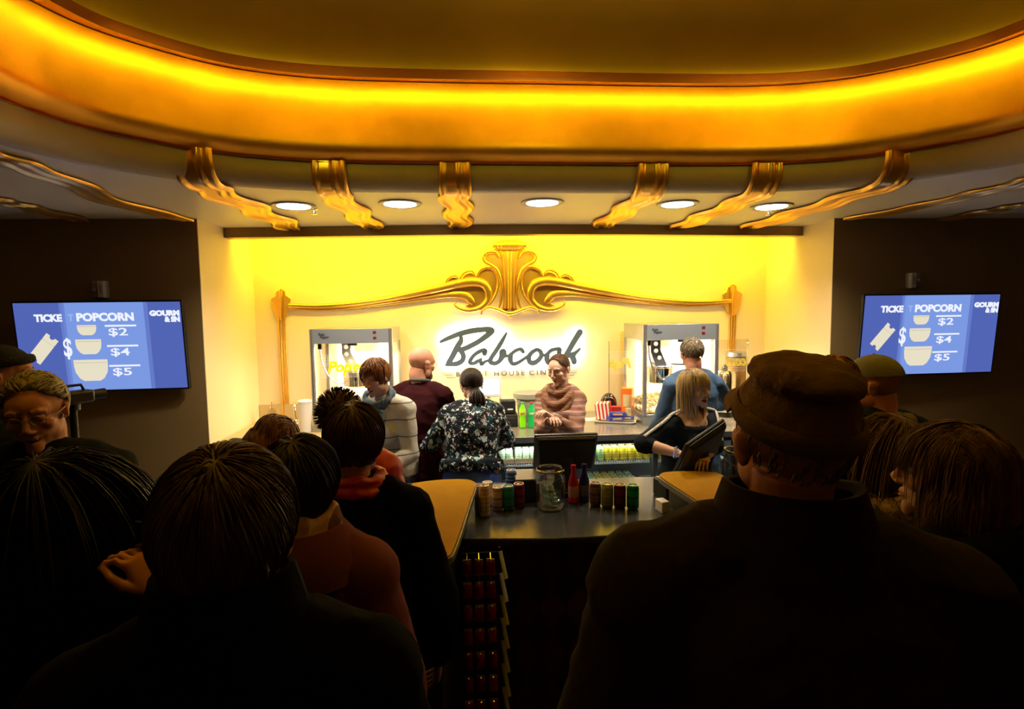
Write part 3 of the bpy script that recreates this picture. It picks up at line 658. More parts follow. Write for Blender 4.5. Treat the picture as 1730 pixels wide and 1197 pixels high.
# ------------------------------------------------------------------ jars
def jar(p, label, fill=True, k=1.0):
    t = thing('glass_jar', label, 'jar', p)
    pr = [(.0005, .004), (.05, .004), (.066, .010), (.076, .03), (.080, .06), (.080, .155), (.076, .175), (.066, .19), (.066, .2), (.075, .205), (.078, .213), (.073, .22), (.066, .217), (.062, .20), (.062, .19), (.074, .17), (.0765, .15), (.0765, .06), (.07, .03), (.05, .016), (.0005, .014)]
    MB().lathe([(a*k, b*k) for a, b in pr], seg=40, caps=False).build('jar_wall', M_JARG, t)
    mb = MB(); mb.tube([(.071*k*math.cos(a), .071*k*math.sin(a), .211*k) for a in [2*PI*i/36 for i in range(37)]], .0055*k, 8, caps=False); mb.build('rolled_rim', thin_glass('jar_rim_glass', (.8, .84, .84), .45, .06), t)
    mb = MB(); mb.tube([(.060*k*math.cos(a), .060*k*math.sin(a), .008*k) for a in [2*PI*i/36 for i in range(37)]], .006*k, 8, caps=False); mb.build('base_ring', thin_glass('jar_rim_glass'), t)
    return t
jp = atZ(930, 858, .95); jar(jp, 'large clear glass tip jar with a few banknotes on the dark counter')
def crumple(nm, p, sx, sy, m, label, cat, rz, rx):
    mb = MB(); n_ = 9; R = []
    for i in range(n_):
        R.append([Vector(((i/(n_-1)-.5)*sx, (j/(n_-1)-.5)*sy, .008*math.sin(i*1.3+j*.8)+.006*math.cos(j*2.1))) for j in range(n_)])
    mb.rings(R, False, False); o = mb.build(nm, m, smooth=True); so = o.modifiers.new('thick', 'SOLIDIFY'); so.thickness = .0006
    o.location = p; o.rotation_euler = (rx, .2, rz); return tag(o, label, cat)
crumple('banknote', jp+Vector((-.012, -.005, .075)), .06, .10, mat('banknote_green', (.42, .48, .38), .8), 'grey green banknote leaning inside the tip jar', 'banknote', .3, 1.4)
crumple('banknote', jp+Vector((.022, .01, .055)), .065, .06, mat('banknote_green', (.42, .48, .38), .8), 'folded banknote at the bottom of the tip jar', 'banknote', 1.1, .9)
jar(Vector((1.52, 3.02, .95)), 'large glass jar on the counter behind the right wing', k=1.12)
# white napkin block at the wing
t = thing('napkin_block', 'small white stack of paper by the base of the right wing', 'napkins', atZ(1119, 862, .95), .2); MB().box((0, 0, .03), (.045, .07, .055)).build('paper_stack', M_PAPER, t, bevel=.004); MB().box((0, 0, .0015), (.05, .075, .003)).build('holder_base', M_GREY, t)
# ------------------------------------------------------------------ registers
def register(p, rz, label, tilt=25, w_=.36, h_=.27, zc=.22, roll_=0):
    t = thing('cash_register', label, 'register', p, rz)
    R = Matrix.Translation((0, 0, zc)) @ Matrix.Rotation(math.radians(roll_), 4, 'Y') @ Matrix.Rotation(math.radians(tilt), 4, 'X')
    mb = MB(); a, b = w_/2, h_/2
    A = [(-a, .0, -b), (a, .0, -b), (a, .0, b), (-a, .0, b)]; B = [(-a*.82, -.055, -b*.72), (a*.82, -.055, -b*.72), (a*.9, -.03, b*.86), (-a*.9, -.03, b*.86)]
    mb.add(A+B, [(0, 1, 2, 3), (7, 6, 5, 4), (0, 4, 5, 1), (1, 5, 6, 2), (2, 6, 7, 3), (3, 7, 4, 0)])
    o = mb.build('monitor_housing', M_BLACK, t, bevel=.008, angle=20); o.data.transform(R)
    o = MB().box((0, .012, 0), (w_, .02, h_)).build('monitor_frame', M_BLACK, t, bevel=.006); o.data.transform(R)
    o = MB().box((0, .0235, 0), (w_-.04, .003, h_-.04)).build('touch_display', emis('register_display', (.25, .38, .55), .9), t); o.data.transform(R)
    mb = MB(); mb.tube([(0, .02, .02), (0, .0, .08), (0, -.01, zc-.02)], [.05, .04, .035], 12, 1.6, up=(1, 0, 0)); mb.build('stand', M_BLACKM, t)
    MB().box((0, .02, .015), (.26, .24, .03)).build('base', M_BLACK, t, bevel=.008)
    return t
register(Vector((.53, 3.12, .95)), .0, 'black register facing away, standing behind the glass tip jar', 24, .365, .24, .235)
register(Vector((-.68, 3.24, .95)), -.55, 'black register at the left, worked by the woman in the white sweater', 22, .33, .25, .27, 14)
register(Vector((1.30, 3.05, .95)), .55, 'black tilted register at the right in front of the blonde woman', 32, .36, .26, .25, -16)
t = thing('card_terminal', 'flat grey card printer with a curl of white receipt beside the right register', 'printer', Vector((1.13, 2.99, .95)), .3)
MB().box((0, 0, .05), (.20, .13, .10)).build('terminal_body', M_BLACK, t, bevel=.008)
MB().box((0, 0, .103), (.18, .11, .006)).build('terminal_top', M_GREY, t, bevel=.002)
mb = MB(); R = []
for i in range(12):
    a = PI*.95*i/11; R.append([Vector((x, -.03+.028*math.cos(a), .112+.032*math.sin(a))) for x in (-.045, .045)])
mb.rings(R, False, False); o = mb.build('receipt_paper', M_PAPER, t); sm = o.modifiers.new('s', 'SOLIDIFY'); sm.thickness = .0006
# black box and grid mat behind the cans
t = thing('counter_box', 'low black box behind the cans, left of the tip jar', 'box', atZ(889, 838, .95)); MB().box((0, 0, .06), (.13, .2, .12)).build('box_body', M_BLACK, t, bevel=.006); MB().box((0, 0, .124), (.135, .205, .012)).build('lid', mat('box_grey_lid', (.10, .11, .12), .35), t, bevel=.004)
t = thing('drip_mat', 'grey ribbed drip mat lying behind the left group of cans', 'mat', atZ(845, 826, .951)); MB().box((0, 0, .004), (.13, .16, .008)).build('mat_base', mat('mat_grey', (.12, .15, .16), .5), t, bevel=.002)
mb = MB()
for k in range(9): mb.box((-.056+.014*k, 0, .010), (.004, .15, .004))
mb.build('ribs', mat('mat_grey', (.12, .15, .16), .5), t)
# ------------------------------------------------------------------ candy rack on the counter front
rack = thing('snack_rack', 'narrow wire rack of hanging red snack bags between the left wing and the counter front', 'rack', (.025, 2.40, 0))
M_WIRE = mat('rack_black_wire', (.015, .015, .015), .4, .5)
NT = 9
for x in (-.075, .085):
    mb = MB(); mb.tube([(x, .05, .93), (x, .02, .6), (x, -.18, .02)], .006, 8); mb.build('rack_upright', M_WIRE, rack)
BAG = None; TAG = None
for k in range(NT):
    z = .915-.092*k; y = -.02-.022*k
    MB().tube([(-.085, y+.05, z), (.095, y+.05, z)], .004, 6).build('crossbar', M_WIRE, rack)
    mb = MB(); mb.tube([(.088, y+.045, z+.006), (.108, y-.055, z-.075)], .009, 4, .16, up=(0, 1, .3)); mb.build('price_strip', mat('rack_price_strip', (.22, .21, .19), .4), rack, smooth=False)
    for j in range(3):
        x = -.062+.052*j
        mb = MB(); mb.tube([(x, y+.05, z), (x, y-.035, z-.004), (x, y-.04, z+.006)], .0028, 6); mb.build('peg', M_CHROME, rack)
        p = Vector((.025+x, 2.40+y-.02, z-.04))
        if BAG is None:
            b = thing('snack_bag', 'small red snack bag hanging on a peg of the narrow rack', 'snack bag', p, .1, 'snack bags on the narrow rack')
            R = []
            for i in range(9):
                s = i/8; hw = .020; th = .001+.010*math.sin(PI*s)**.7
                R.append([Vector((hw*math.cos(a), th*math.sin(a), .032-.064*s)) for a in [2*PI*q/16 for q in range(16)]])
            MB().rings(R).build('bag_body', mat('red_snack_foil', (.30, .015, .012), .28, .3, var=.5, vscale=40), b)
            MB().box((0, 0, .036), (.036, .002, .014)).build('hang_tab', mat('snack_tab', (.5, .36, .25), .35, .3), b)
            BAG = b
        else: dup(BAG, p, random.uniform(-.3, .3))
# ================================================================== BACK COUNTER AND COOLERS
ZB = .95
cb = thing('back_counter', 'long grey steel topped counter along the back wall of the alcove', 'counter', (CX, YB, 0))
def bxp(name, x0, x1, y0, y1, z0, z1, m, par, o=(CX, YB, 0), bev=0): return MB().box(((x0+x1)/2-o[0], (y0+y1)/2-o[1], (z0+z1)/2-o[2]), (x1-x0, y1-y0, z1-z0)).build(name, m, par, smooth=bool(bev), bevel=bev)
M_TOPG = mat('grey_steel_top', (.22, .20, .18), .22, .3, var=.06, vscale=5)
bxp('worktop', -.72, XR-.004, 4.54, YB-.004, .905, .95, M_TOPG, cb, bev=.004)
bxp('worktop_edge', -.72, XR-.004, 4.532, 4.54, .90, .948, mat('dark_top_edge', (.05, .055, .06), .3), cb)
bxp('left_worktop', XL+.004, -.722, 4.62, YB-.004, .905, .95, mat('tan_laminate', (.50, .36, .16), .4), cb, bev=.003)
bxp('cabinet_face', XL+.01, -.73, 4.66, YB-.01, .08, .904, M_BLACKM, cb)
tag(MB().box(((XL+.004-.9)/2, YB-.0145, 1.027), (-.9-XL-.004, .021, .148)).build('backsplash', mat('tan_splash', (.46, .35, .18), .35), smooth=False), 'low tan backsplash along the wall behind the sink', 'backsplash')
mb = MB()
for x in (-.38, .18, .62, 1.25, 1.6): mb.lathe([(.0005, 0), (.006, 0), (.006, .004), (.0005, .006)], (x-CX, 4.532-YB, .925), 10, Matrix.Rotation(PI/2, 3, 'X'))
mb.build('edge_bolts', M_CHROME, cb)
C0, CWD, CN = -.50, .69, 4
cool = thing('drinks_cooler', 'black three bay drinks cooler glowing white inside under the back counter', 'cooler', (CX, 4.6, 0))
oc = (CX, 4.6, 0); X1 = C0+CWD*CN
bxp('cabinet_top', C0-.03, X1+.03, 4.60, 5.2, .855, .903, M_BLACKM, cool, oc); bxp('cabinet_base', C0-.03, X1+.03, 4.60, 5.2, .02, .12, M_BLACKM, cool, oc)
bxp('rear_wall', C0-.03, X1+.03, 5.17, 5.2, .12, .855, mat('cooler_liner_shaded', (.12, .13, .12), .6), cool, oc); bxp('side_wall', X1, X1+.03, 4.60, 5.17, .12, .855, M_BLACKM, cool, oc)  # dark rear wall paints in the shade under the full upper shelf
M_LED = emis('cooler_led', (.95, 1.0, 1.0), 9)
for k in range(CN+1):
    x = C0+CWD*k; bxp('divider', x-.02, x+.02, 4.60, 4.66, .12, .855, M_BLACKM, cool, oc)
    if k < CN:
        bxp('light_tube', x+.05, x+CWD-.05, 4.68, 4.70, .835, .85, M_LED, cool, oc)
        bxp('sliding_glass_door', x+.02, x+CWD-.02, 4.612, 4.616, .12, .855, M_TINT, cool, oc)
        if k == 2: bxp('door_handle', x+.06, x+.16, 4.594, 4.60, .862, .886, M_GREY, cool, oc)
        for zz in (.672, .40):
            mb = MB()
            for q in range(30): xx = x+.03+(CWD-.06)*q/29-CX; mb.tube([(xx, .09, zz), (xx, .55, zz)], .0022, 4); mb.tube([(xx, .088, zz-.012), (xx, .088, zz+.016)], .0022, 4)
            for yy in (.09, .2, .32, .44, .55): mb.tube([(x+.025-CX, yy, zz-.002), (x+CWD-.025-CX, yy, zz-.002)], .003, 4)
            mb.tube([(x+.025-CX, .088, zz-.012), (x+CWD-.025-CX, .088, zz-.012)], .004, 4)
            mb.build('wire_shelf', M_WHITE, cool, smooth=False)
    area_light('cooler_lamp', (x+CWD/2, 4.72, .845), (math.radians(-18), 0, 0), .55, .03, 2.6 if k < CN else 0, (.95, 1, 1)) if k < CN else None
# contents: bay 1 water and cola bottles, bay 2 cases of green cans, bay 3 pale green and yellow cans
PB = {}
def pet(kind, p, label, group, cols, h=.24, r=.032):
    if kind not in PB:
        t = thing('drink_bottle', label, 'bottle', p, 0, group)
        MB().lathe([(r*.8, 0), (r, .006), (r*.96, .03), (r, .06), (r*.93, h*.45), (r, h*.62), (r*.8, h*.76), (r*.38, h*.90), (.0118, h*.93), (.0118, h*.96), (.0005, h*.96)], seg=18).build('bottle_body', cols[0], t)
        MB().lathe([(r*.955, h*.34), (r*1.02, h*.345), (r*1.02, h*.60), (r*.955, h*.605)], seg=18).build('label', cols[1], t)
        MB().lathe([(.0005, h*.94), (.014, h*.94), (.014, h), (.0005, h)], seg=12).build('cap', cols[2], t)
        PB[kind] = t; return t
    return dup(PB[kind], p, None, label, group)
G1 = 'bottles in the left cooler bay'
kinds = [('dark', (mat('cola_dark', (.012, .014, .03), .15), mat('navy_label', (.03, .05, .2), .4), mat('blue_cap', (.05, .15, .6), .4))),
         ('water', (thin_glass('water_blue', (.62, .78, .95), .12), mat('sky_label', (.12, .3, .75), .4), M_WHITE)),
         ('cola', (mat('cola_dark', (.012, .014, .03), .15), mat('cola_label', (.10, .22, .62), .4), mat('blue_cap', (.05, .15, .6), .4)))]
kl = {'dark': 'dark bottle with navy label on the upper shelf of the left cooler bay', 'water': 'clear blue water bottle on the upper shelf of the left cooler bay', 'cola': 'dark cola bottle with blue label on the upper shelf of the left cooler bay', 'green': 'green soda bottle on the lower shelf of the left cooler bay'}
for row in range(3):
    for i in range(8):
        kd, cc = kinds[(0, 0, 0, 1, 2, 2, 1, 0)[i]]
        x = -.455+.082*i; pet(kd, Vector((x, 4.74+.09*row, .677)), kl[kd], G1+', '+kd, cc, .168, .030)
gm = (mat('green_bottle', (.02, .30, .06), .15), mat('green_label', (.05, .42, .10), .4), mat('green_cap', (.05, .4, .1), .4))
for row in range(2):
    for i in range(8): pet('green', Vector((-.455+.082*i, 4.74+.09*row, .405)), kl['green'], G1+', green', gm, .23, .032)
for i, x in enumerate((.25, .46, .68)):
    t = thing('can_tray', ('cardboard tray of green cans at the left end of the middle cooler bay', 'cardboard tray of green cans in the centre of the middle cooler bay', 'cardboard tray of green cans at the right end of the middle cooler bay')[i], 'cardboard tray', (x+.0, 4.90, .677))
    MB().box((0, 0, .002), (.20, .38, .004)).build('tray_bottom', M_CARD, t, smooth=False)
    MB().box((0, -.188, .022), (.20, .004, .044)).build('tray_front', M_CARD, t, smooth=False)
    MB().box((-.098, 0, .022), (.004, .37, .044)).build('tray_side', M_CARD, t, smooth=False); MB().box((.098, 0, .022), (.004, .37, .044)).build('tray_side', M_CARD, t, smooth=False)
    for a in range(3):
        for b in range(5): can('dew', Vector((x-.064+.064*a, 4.755+.07*b, .682)), 'green and white soda can in the cardboard trays of the middle cooler bay', 'green cans in the middle cooler bay', .030, .12, random.random()*.6)
for k in range(7):
    kd = 'palegreen' if k < 3 else 'yellow'
    for b in range(4): can(kd, Vector((.975+.0695*k+.0, 4.735+.075*b, .677)), ('pale green can' if k < 3 else 'yellow can')+' on the upper shelf of the right cooler bay', kd+' cans, right cooler bay', .031, .122, random.random()*.5)
    for b in range(3):
        if k == 0: continue
        kd2 = ('palegreen', 'palegreen', 'yellow', 'yellow', 'yellow', 'palegreen', 'dew')[k]
        can(kd2, Vector((.975+.0695*k, 4.735+.075*b, .405)), {'palegreen': 'pale green', 'yellow': 'yellow', 'dew': 'green and white'}[kd2]+' can on the lower shelf of the right cooler bay', kd2+' cans, lower right shelf', .031, .122, random.random())
for k in range(10):
    for b in range(4):
        if k in (6, 7, 8, 9): can('yellow', Vector((.975+.0695*(k+1), 4.735+.075*b, .677)), 'yellow can on the upper shelf behind the blonde woman', 'yellow cans behind the blonde woman', .031, .122, random.random())
for i in range(5): can('green', Vector((.915+.022*(i % 2), 4.735+.072*i, .405+.0)), 'green soda can at the left end of the lower right shelf', 'green cans, lower right shelf', .030, .19)
t = thing('can_carton', 'open brown cardboard carton lying on the cans in the right cooler bay', 'carton', (1.33, 5.0, .803), 0)
MB().box((0, 0, .004), (.42, .24, .006)).build('carton_bottom', M_CARD, t, smooth=False); MB().box((0, -.12, .022), (.42, .004, .04)).build('carton_front', M_CARD, t, smooth=False)
mb = MB()
for k in range(9): mb.box((-.18+.045*k, .0, .030), (.03, .2, .03))
mb.build('wrapped_snacks', mat_ramp('wrapped_snack_print', 'wave', [(0, (.5, .03, .03)), (.5, (.8, .75, .7)), (.9, (.1, .03, .03))], 9, .5, (1, 1, 1), 0, 'X', 1), t, smooth=False)
# ================================================================== POPCORN MACHINES
M_PCGLASS = thin_glass('popper_glass', (1, .99, .97), .03)
M_STRIPE = mat('white_decal', (.85, .83, .75), .6)
M_YEL = mat('yellow_decal', (1.0, .85, .0), .6)
def popper(x0, x1, yf, yb, ztop, zpan, label, opened):
    t = thing('popcorn_machine', label, 'popcorn machine', ((x0+x1)/2, yf, ZB)); W = x1-x0; D = yb-yf; H = ztop-ZB; zp = zpan-ZB
    def b(nm, a, c, d, e, f, g, m, bev=0): return MB().box(((a+c)/2, (d+e)/2, (f+g)/2), (c-a, e-d, g-f)).build(nm, m, t, smooth=bool(bev), bevel=bev)
    b('roof_housing', -W/2, W/2, .004, D, zp, H, M_STEEL, .004); b('control_panel', -W/2+.004, W/2-.004, -.004, .004, zp+.002, H-.003, mat('satin_steel_panel', (.36, .40, .44), .38, .6))
    b('base_cabinet', -W/2, W/2, 0, D, 0, .10, M_STEEL, .004); b('floor_pan', -W/2+.02, W/2-.02, .02, D-.02, .10, .112, M_CHROME)
    for sx in (-1, 1):
        mb = MB(); mb.tube([(sx*(W/2-.016), .010, .09), (sx*(W/2-.016), .010, H-.001)], .021, 14); mb.build('corner_post', M_STEEL, t)
        b('rear_post', sx*(W/2-.012)-.012, sx*(W/2-.012)+.012, D-.025, D, .10, zp, M_STEEL)
        b('side_glass', sx*(W/2-.006)-.002, sx*(W/2-.006)+.002, .035, D-.025, .10, zp, M_PCGLASS)
    b('rear_panel', -W/2+.02, W/2-.02, D-.012, D-.004, .10, zp, mat('popper_back_liner', (.85, .76, .58), .4, .0))
    b('warming_lamp', -.24, -.19, D-.06, D-.03, .16, zp-.04, emis('popper_lamp', (1, .80, .48), 9)); b('warming_lamp', .15, .28, D-.05, D-.02, .35, zp-.03, emis('popper_lamp', (1, .80, .48), 9))
    # switches and print
    for zz, em in ((H-.035, 0), (H-.085, 1)):
        b('switch', W*.27, W*.27+.028, -.008, -.003, zz-.011, zz+.011, mat('dark_red_switch', (.2, .01, .01), .3)); b('switch_glow', W*.27+.006, W*.27+.022, -.010, -.008, zz-.005, zz+.005, emis('switch_red', (1, .1, .08), 1.6 if em else .25))
        for q in range(2): b('caption_line', W*.27+.04, W*.27+.10, -.0052, -.004, zz-.004+.01*q-.005, zz-.003+.01*q-.004, M_GREY)
    for q in range(6): b('instruction_line', -.12, .10, -.0052, -.004, H-.045-.012*q, H-.0438-.012*q, M_GREY)
    text('Robo', .034, M_BLACK, FM((-W/2+.075, -.0055, H-.058), (1, 0, 0), (0, 0, 1)), 'brand_lettering', t, .0005, .35, 'LEFT', .0008, width=.058); text('Popper', .036, M_BLACK, FM((-W/2+.088, -.0055, H-.082), (1, 0, 0), (0, 0, 1)), 'brand_lettering', t, .0005, .35, 'LEFT', .0008, width=.082)
    # kettle on its perforated arm
    kx = -.12 if opened else -.02
    for dx, dy in ((0, .16), (.14 if opened else .10, .30)):
        pts = [(-.045, 0), (.045, 0), (.045, -.10), (.10, -.22), (.115, -.29), (.07, -.33), (.015, -.30), (-.01, -.22), (-.045, -.12)]
        if not opened: pts = [(p[0]*.9, p[1]*.85) for p in pts]
        o = MB().prism(pts, .008, (kx-.06+dx*0-.0, dy, zp), (XA, ZA, YA)).build('hanger_arm', M_STEEL, t, smooth=False)
        mb = MB()
        for hx, hz in ((0, -.04), (.002, -.105), (.035, -.17)): mb.lathe([(.0005, 0), (.02, 0), (.02, .002), (.0005, .002)], (kx-.06+hx, dy-.001, zp+hz), 16, Matrix.Rotation(PI/2, 3, 'X'))
        mb.build('arm_hole', emis('arm_hole_glow', (1, .85, .6), 1.2), t)
    MB().lathe([(.0005, -.20), (.10, -.20), (.125, -.185), (.13, -.05), (.135, -.045), (.135, -.035), (.10, -.02), (.0005, -.015)], (kx+.01, .27, zp-.22), 32).build('kettle', M_CHROME, t)
    MB().lathe([(.0005, -.012), (.06, -.012), (.06, .0), (.02, .01), (.015, .06), (.0005, .06)], (kx+.01, .27, zp-.22), 20).build('kettle_lid', M_STEEL, t)
    mb = MB(); mb.tube([(kx+.10, .20, zp-.235), (kx+.32, .14, zp-.24)], .009, 10); mb.build('kettle_handle', M_BLACK, t)
    b('junction_plug', -W/2+.055, -W/2+.085, .05, .08, zp-.05, zp, M_BLACK)
    mb = MB(); pp = cat_rom([(-W/2+.07, .07, zp-.05), (-W/2+.08, .07, zp-.16), (-W/2+.13, .08, zp-.29), (-W/2+.21, .10, zp-.365), (-W/2+.28, .14, zp-.35), (-W/2+.33, .19, zp-.30)], 5); mb.tube(pp, .006, 8); mb.build('power_cord', M_STEEL, t)
    b('top_latch', -.03, .05, -.002, .012, zp-.018, zp, M_BLACK)
    # doors
    def door(hx, ang, mir, s):
        w2 = W/2-.04; R = Matrix.Translation((hx, .012, 0)) @ Matrix.Rotation(ang, 4, 'Z')
        def dbx(nm, a, c, f, g, m, y0=-.003, y1=.003):
            o = MB().box(((a+c)/2, (y0+y1)/2, (f+g)/2), (c-a, y1-y0, g-f)).build(nm, m, t, smooth=False); o.data.transform(R); return o
        x_0, x_1 = (0, w2) if s > 0 else (-w2, 0)
        dbx('glass_door', x_0, x_1, .115, zp-.005, M_PCGLASS)
        e = x_1 if s > 0 else x_0
        if opened: dbx('door_edge', e-.004, e+.004, .115, zp-.005, thin_glass('glass_edge', (.9, .95, .9), .3), -.004, .004)
        for q in range(13): dbx('door_stripe', x_0+.05 if s > 0 else x_0+.0, x_1 if s > 0 else x_1-.05, zp-.10-.0165*q, zp-.0975-.0165*q, M_STRIPE, -.0045, -.003)
        wd = 'Pop' if s > 0 else 'corn'
        o = text(wd, .125, M_YEL, R @ FM((x_0+.105 if s > 0 else x_0+.0, -.007, zp-.245), (1, 0, 0), (0, 0, 1)), 'door_lettering', t, .0008, .25, 'LEFT', .006, width=.21)
        return o
    if not opened: door(-W/2+.038, 0, False, 1); door(W/2-.038, 0, False, -1)
    else: door(-W/2+.006, -math.radians(192), True, 1); door(W/2-.006, math.radians(188), True, -1)
    l = area_light('popper_light', (t.location.x+.1, yf+D*.55, ztop-.20), (math.radians(-8), 0, 0), .4, .25, 40, (1, .80, .50)); 
    return t
a = atY(524, 600, 4.98).x; b_ = atY(663, 600, 4.98).x
pL = popper(a, b_, 4.98, 5.55, atY(590, 555, 4.98).z, atY(590, 580, 4.98).z, 'steel popcorn machine with closed glass doors at the left of the alcove', False)
a2 = atY(1087, 600, 4.86).x; b2 = atY(1214, 600, 4.86).x
pR = popper(a2, b2, 4.86, 5.50, atY(1150, 547, 4.86).z, atY(1150, 574, 4.86).z, 'steel popcorn machine with both doors swung open at the right of the alcove', True)
def corn(cx, cy, sx, sy, h, n_, label):
    rng = random.Random(3); mb = MB()
    ic = bmesh.new(); bmesh.ops.create_icosphere(ic, subdivisions=1, radius=1); iv_ = [v.co.copy() for v in ic.verts]; if_ = [[v.index for v in f.verts] for f in ic.faces]; ic.free()
    for _ in range(n_):
        x = rng.uniform(-1, 1); y = rng.uniform(-1, 1); top = h*(1-.6*x*x*.8)*(1-.3*y*y); z = top*rng.random()**.35
        r = rng.uniform(.008, .014); ph = rng.random()*9
        mb.add([Vector((x*sx, y*sy, z))+v*r*(1+.35*math.sin(v.x*7+ph)*math.cos(v.y*8+v.z*5)) for v in iv_], if_)
    o = mb.build('popcorn', mat('popcorn', (.80, .68, .42), .8, var=.2, vscale=50)); o.location = (cx, cy, ZB+.122); return tag(o, label, 'popcorn', kind='stuff')
corn((a2+b2)/2-.02, 5.16, .29, .24, .13, 1200, 'heap of popcorn behind the glass of the right machine')
corn((a+b_)/2, 5.28, .29, .2, .08, 600, 'heap of popcorn in the bottom of the left machine')
# ================================================================== THINGS ON THE BACK COUNTER
def onb(px, py, z=ZB): return atZ(px, py, z)
dewm = (mat('lime_soda', (.22, .75, .01), .12, emit=(.2, .8, .0), es=.0), None, mat('green_cap', (.05, .4, .1), .4))
def soda(p, body, lab, cap, label, script, m_s):
    t = thing('soda_bottle', label, 'bottle', p); h, r = .232, .032
    MB().lathe([(r*.8, 0), (r, .006), (r*.93, .03), (r, .06), (r*.9, h*.45), (r, h*.62), (r*.82, h*.76), (r*.4, h*.90), (.0118, h*.93), (.0118, h*.96), (.0005, h*.96)], seg=24).build('bottle_body', body, t)
    MB().lathe([(r*.9, h*.46), (r*.99, h*.48), (r*1.03, h*.62), (r*.88, h*.75), (r*.8, h*.75)], seg=24).build('label', lab, t)
    MB().lathe([(.0005, h*.94), (.015, h*.94), (.015, h), (.0005, h)], seg=14).build('cap', cap, t)
    text(script, .022, m_s, FM((-.024, -r*1.06, h*.53), (1, 0, .25), (-.25, 0, 1)), 'label_lettering', t, .0008, .3, 'LEFT', .001, width=.046)
soda(onb(883, 722), mat('lime_soda', (.22, .75, .01), .12), mat('dew_label', (.35, .75, .05), .4), mat('green_cap', (.05, .4, .1), .4), 'lime green soda bottle on the back counter beside the black cash drawer', 'Dew', mat('label_red', (.6, .03, .03), .4))
soda(onb(898, 722), mat('emerald_soda', (.01, .45, .10), .12), mat('emerald_label', (.02, .5, .12), .4), mat('red_cap', (.5, .02, .02), .4), 'emerald green soda bottle with a red cap on the back counter', '7up', M_WHITE)
M_AMB = mat('brown_bottle_glass', (.09, .022, .006), .12)
def beer(p, label, k=1.0, lab=None):
    t = thing('beer_bottle', label, 'bottle', p)
    MB().lathe([(.026*k, 0), (.030*k, .005), (.030*k, .13*k), (.024*k, .16*k), (.0135*k, .19*k), (.012*k, .235*k), (.0005, .236*k)], seg=20).build('bottle_body', M_AMB, t)
    MB().lathe([(.0305*k, .04*k), (.0308*k, .041*k), (.0308*k, .105*k), (.0305*k, .106*k)], seg=20).build('label', lab or mat('tan_beer_label', (.35, .22, .12), .5), t)
    MB().lathe([(.0005, .225*k), (.0145*k, .225*k), (.014*k, .242*k), (.0005, .243*k)], seg=16).build('crown_cap', mat('copper_cap', (.35, .12, .04), .35, .5), t)
beer(onb(753, 733), 'brown beer bottle on the back counter next to the bald man'); beer(onb(764, 733), 'brown beer bottle right of its neighbour, beside the floral blouse', 1.05)
beer(onb(914, 718), 'dark bottle standing between the grey bucket and the woman in the cowl sweater', 1.0, M_BLACKM)
# grey bucket
t = thing('ice_bucket', 'large grey plastic bucket with a wide spouted rim on the back counter', 'bucket', onb(894, 709))
pr = [(.0005, 0), (.095, 0), (.10, .006), (.125, .21), (.148, .222), (.15, .245), (.153, .268), (.147, .272), (.142, .262), (.138, .235), (.118, .212), (.094, .012), (.0005, .010)]
mb = MB(); mb.lathe(pr, seg=36, caps=False); mb.build('bucket_body', M_GREY, t)
mb = MB(); mb.tube([(-.15, 0, .25), (-.158, -.02, .2), (-.13, -.07, .17), (0, -.118, .16), (.13, -.07, .17), (.158, -.02, .2), (.15, 0, .25)], .0035, 8); mb.build('bail_handle', M_STEEL, t)
# cash drawer, receipt printer and tablet
dp = onb(838, 722); t = thing('till_box', 'black cash drawer on the back counter behind the woman in the floral blouse', 'cash drawer', dp+Vector((0, .17, 0)))
MB().box((0, 0, .055), (.40, .34, .11)).build('drawer_body', M_BLACKM, t, bevel=.005); MB().box((0, -.172, .05), (.38, .006, .07)).build('drawer_front', M_BLACK, t, bevel=.003)
t = thing('receipt_printer', 'black receipt printer standing on the cash drawer', 'printer', dp+Vector((.115, .14, .111)))
MB().box((0, 0, .065), (.14, .19, .13)).build('printer_body', M_BLACK, t, bevel=.012); MB().box((.0, 0, .135), (.12, .15, .012)).build('printer_lid', M_GREY, t, bevel=.004); MB().box((.02, -.096, .045), (.05, .002, .012)).build('printer_badge', M_WHITE, t)
t = thing('tablet_register', 'white framed tablet on a stand behind the woman in the floral blouse', 'tablet', dp+Vector((-.06, .17, .111)))
o = MB().box((0, 0, .24), (.25, .018, .19)).build('tablet_frame', M_WHITE, t, bevel=.006); MB().box((0, -.0105, .24), (.21, .003, .15)).build('tablet_display', emis('tablet_glow', (.85, .9, .9), 1.2), t)
mb = MB(); mb.tube([(0, .02, .01), (0, .03, .1), (0, .012, .2)], .02, 10); mb.build('tablet_stand', M_WHITE, t); MB().box((0, .02, .006), (.14, .12, .012)).build('tablet_base', M_WHITE, t, bevel=.004)
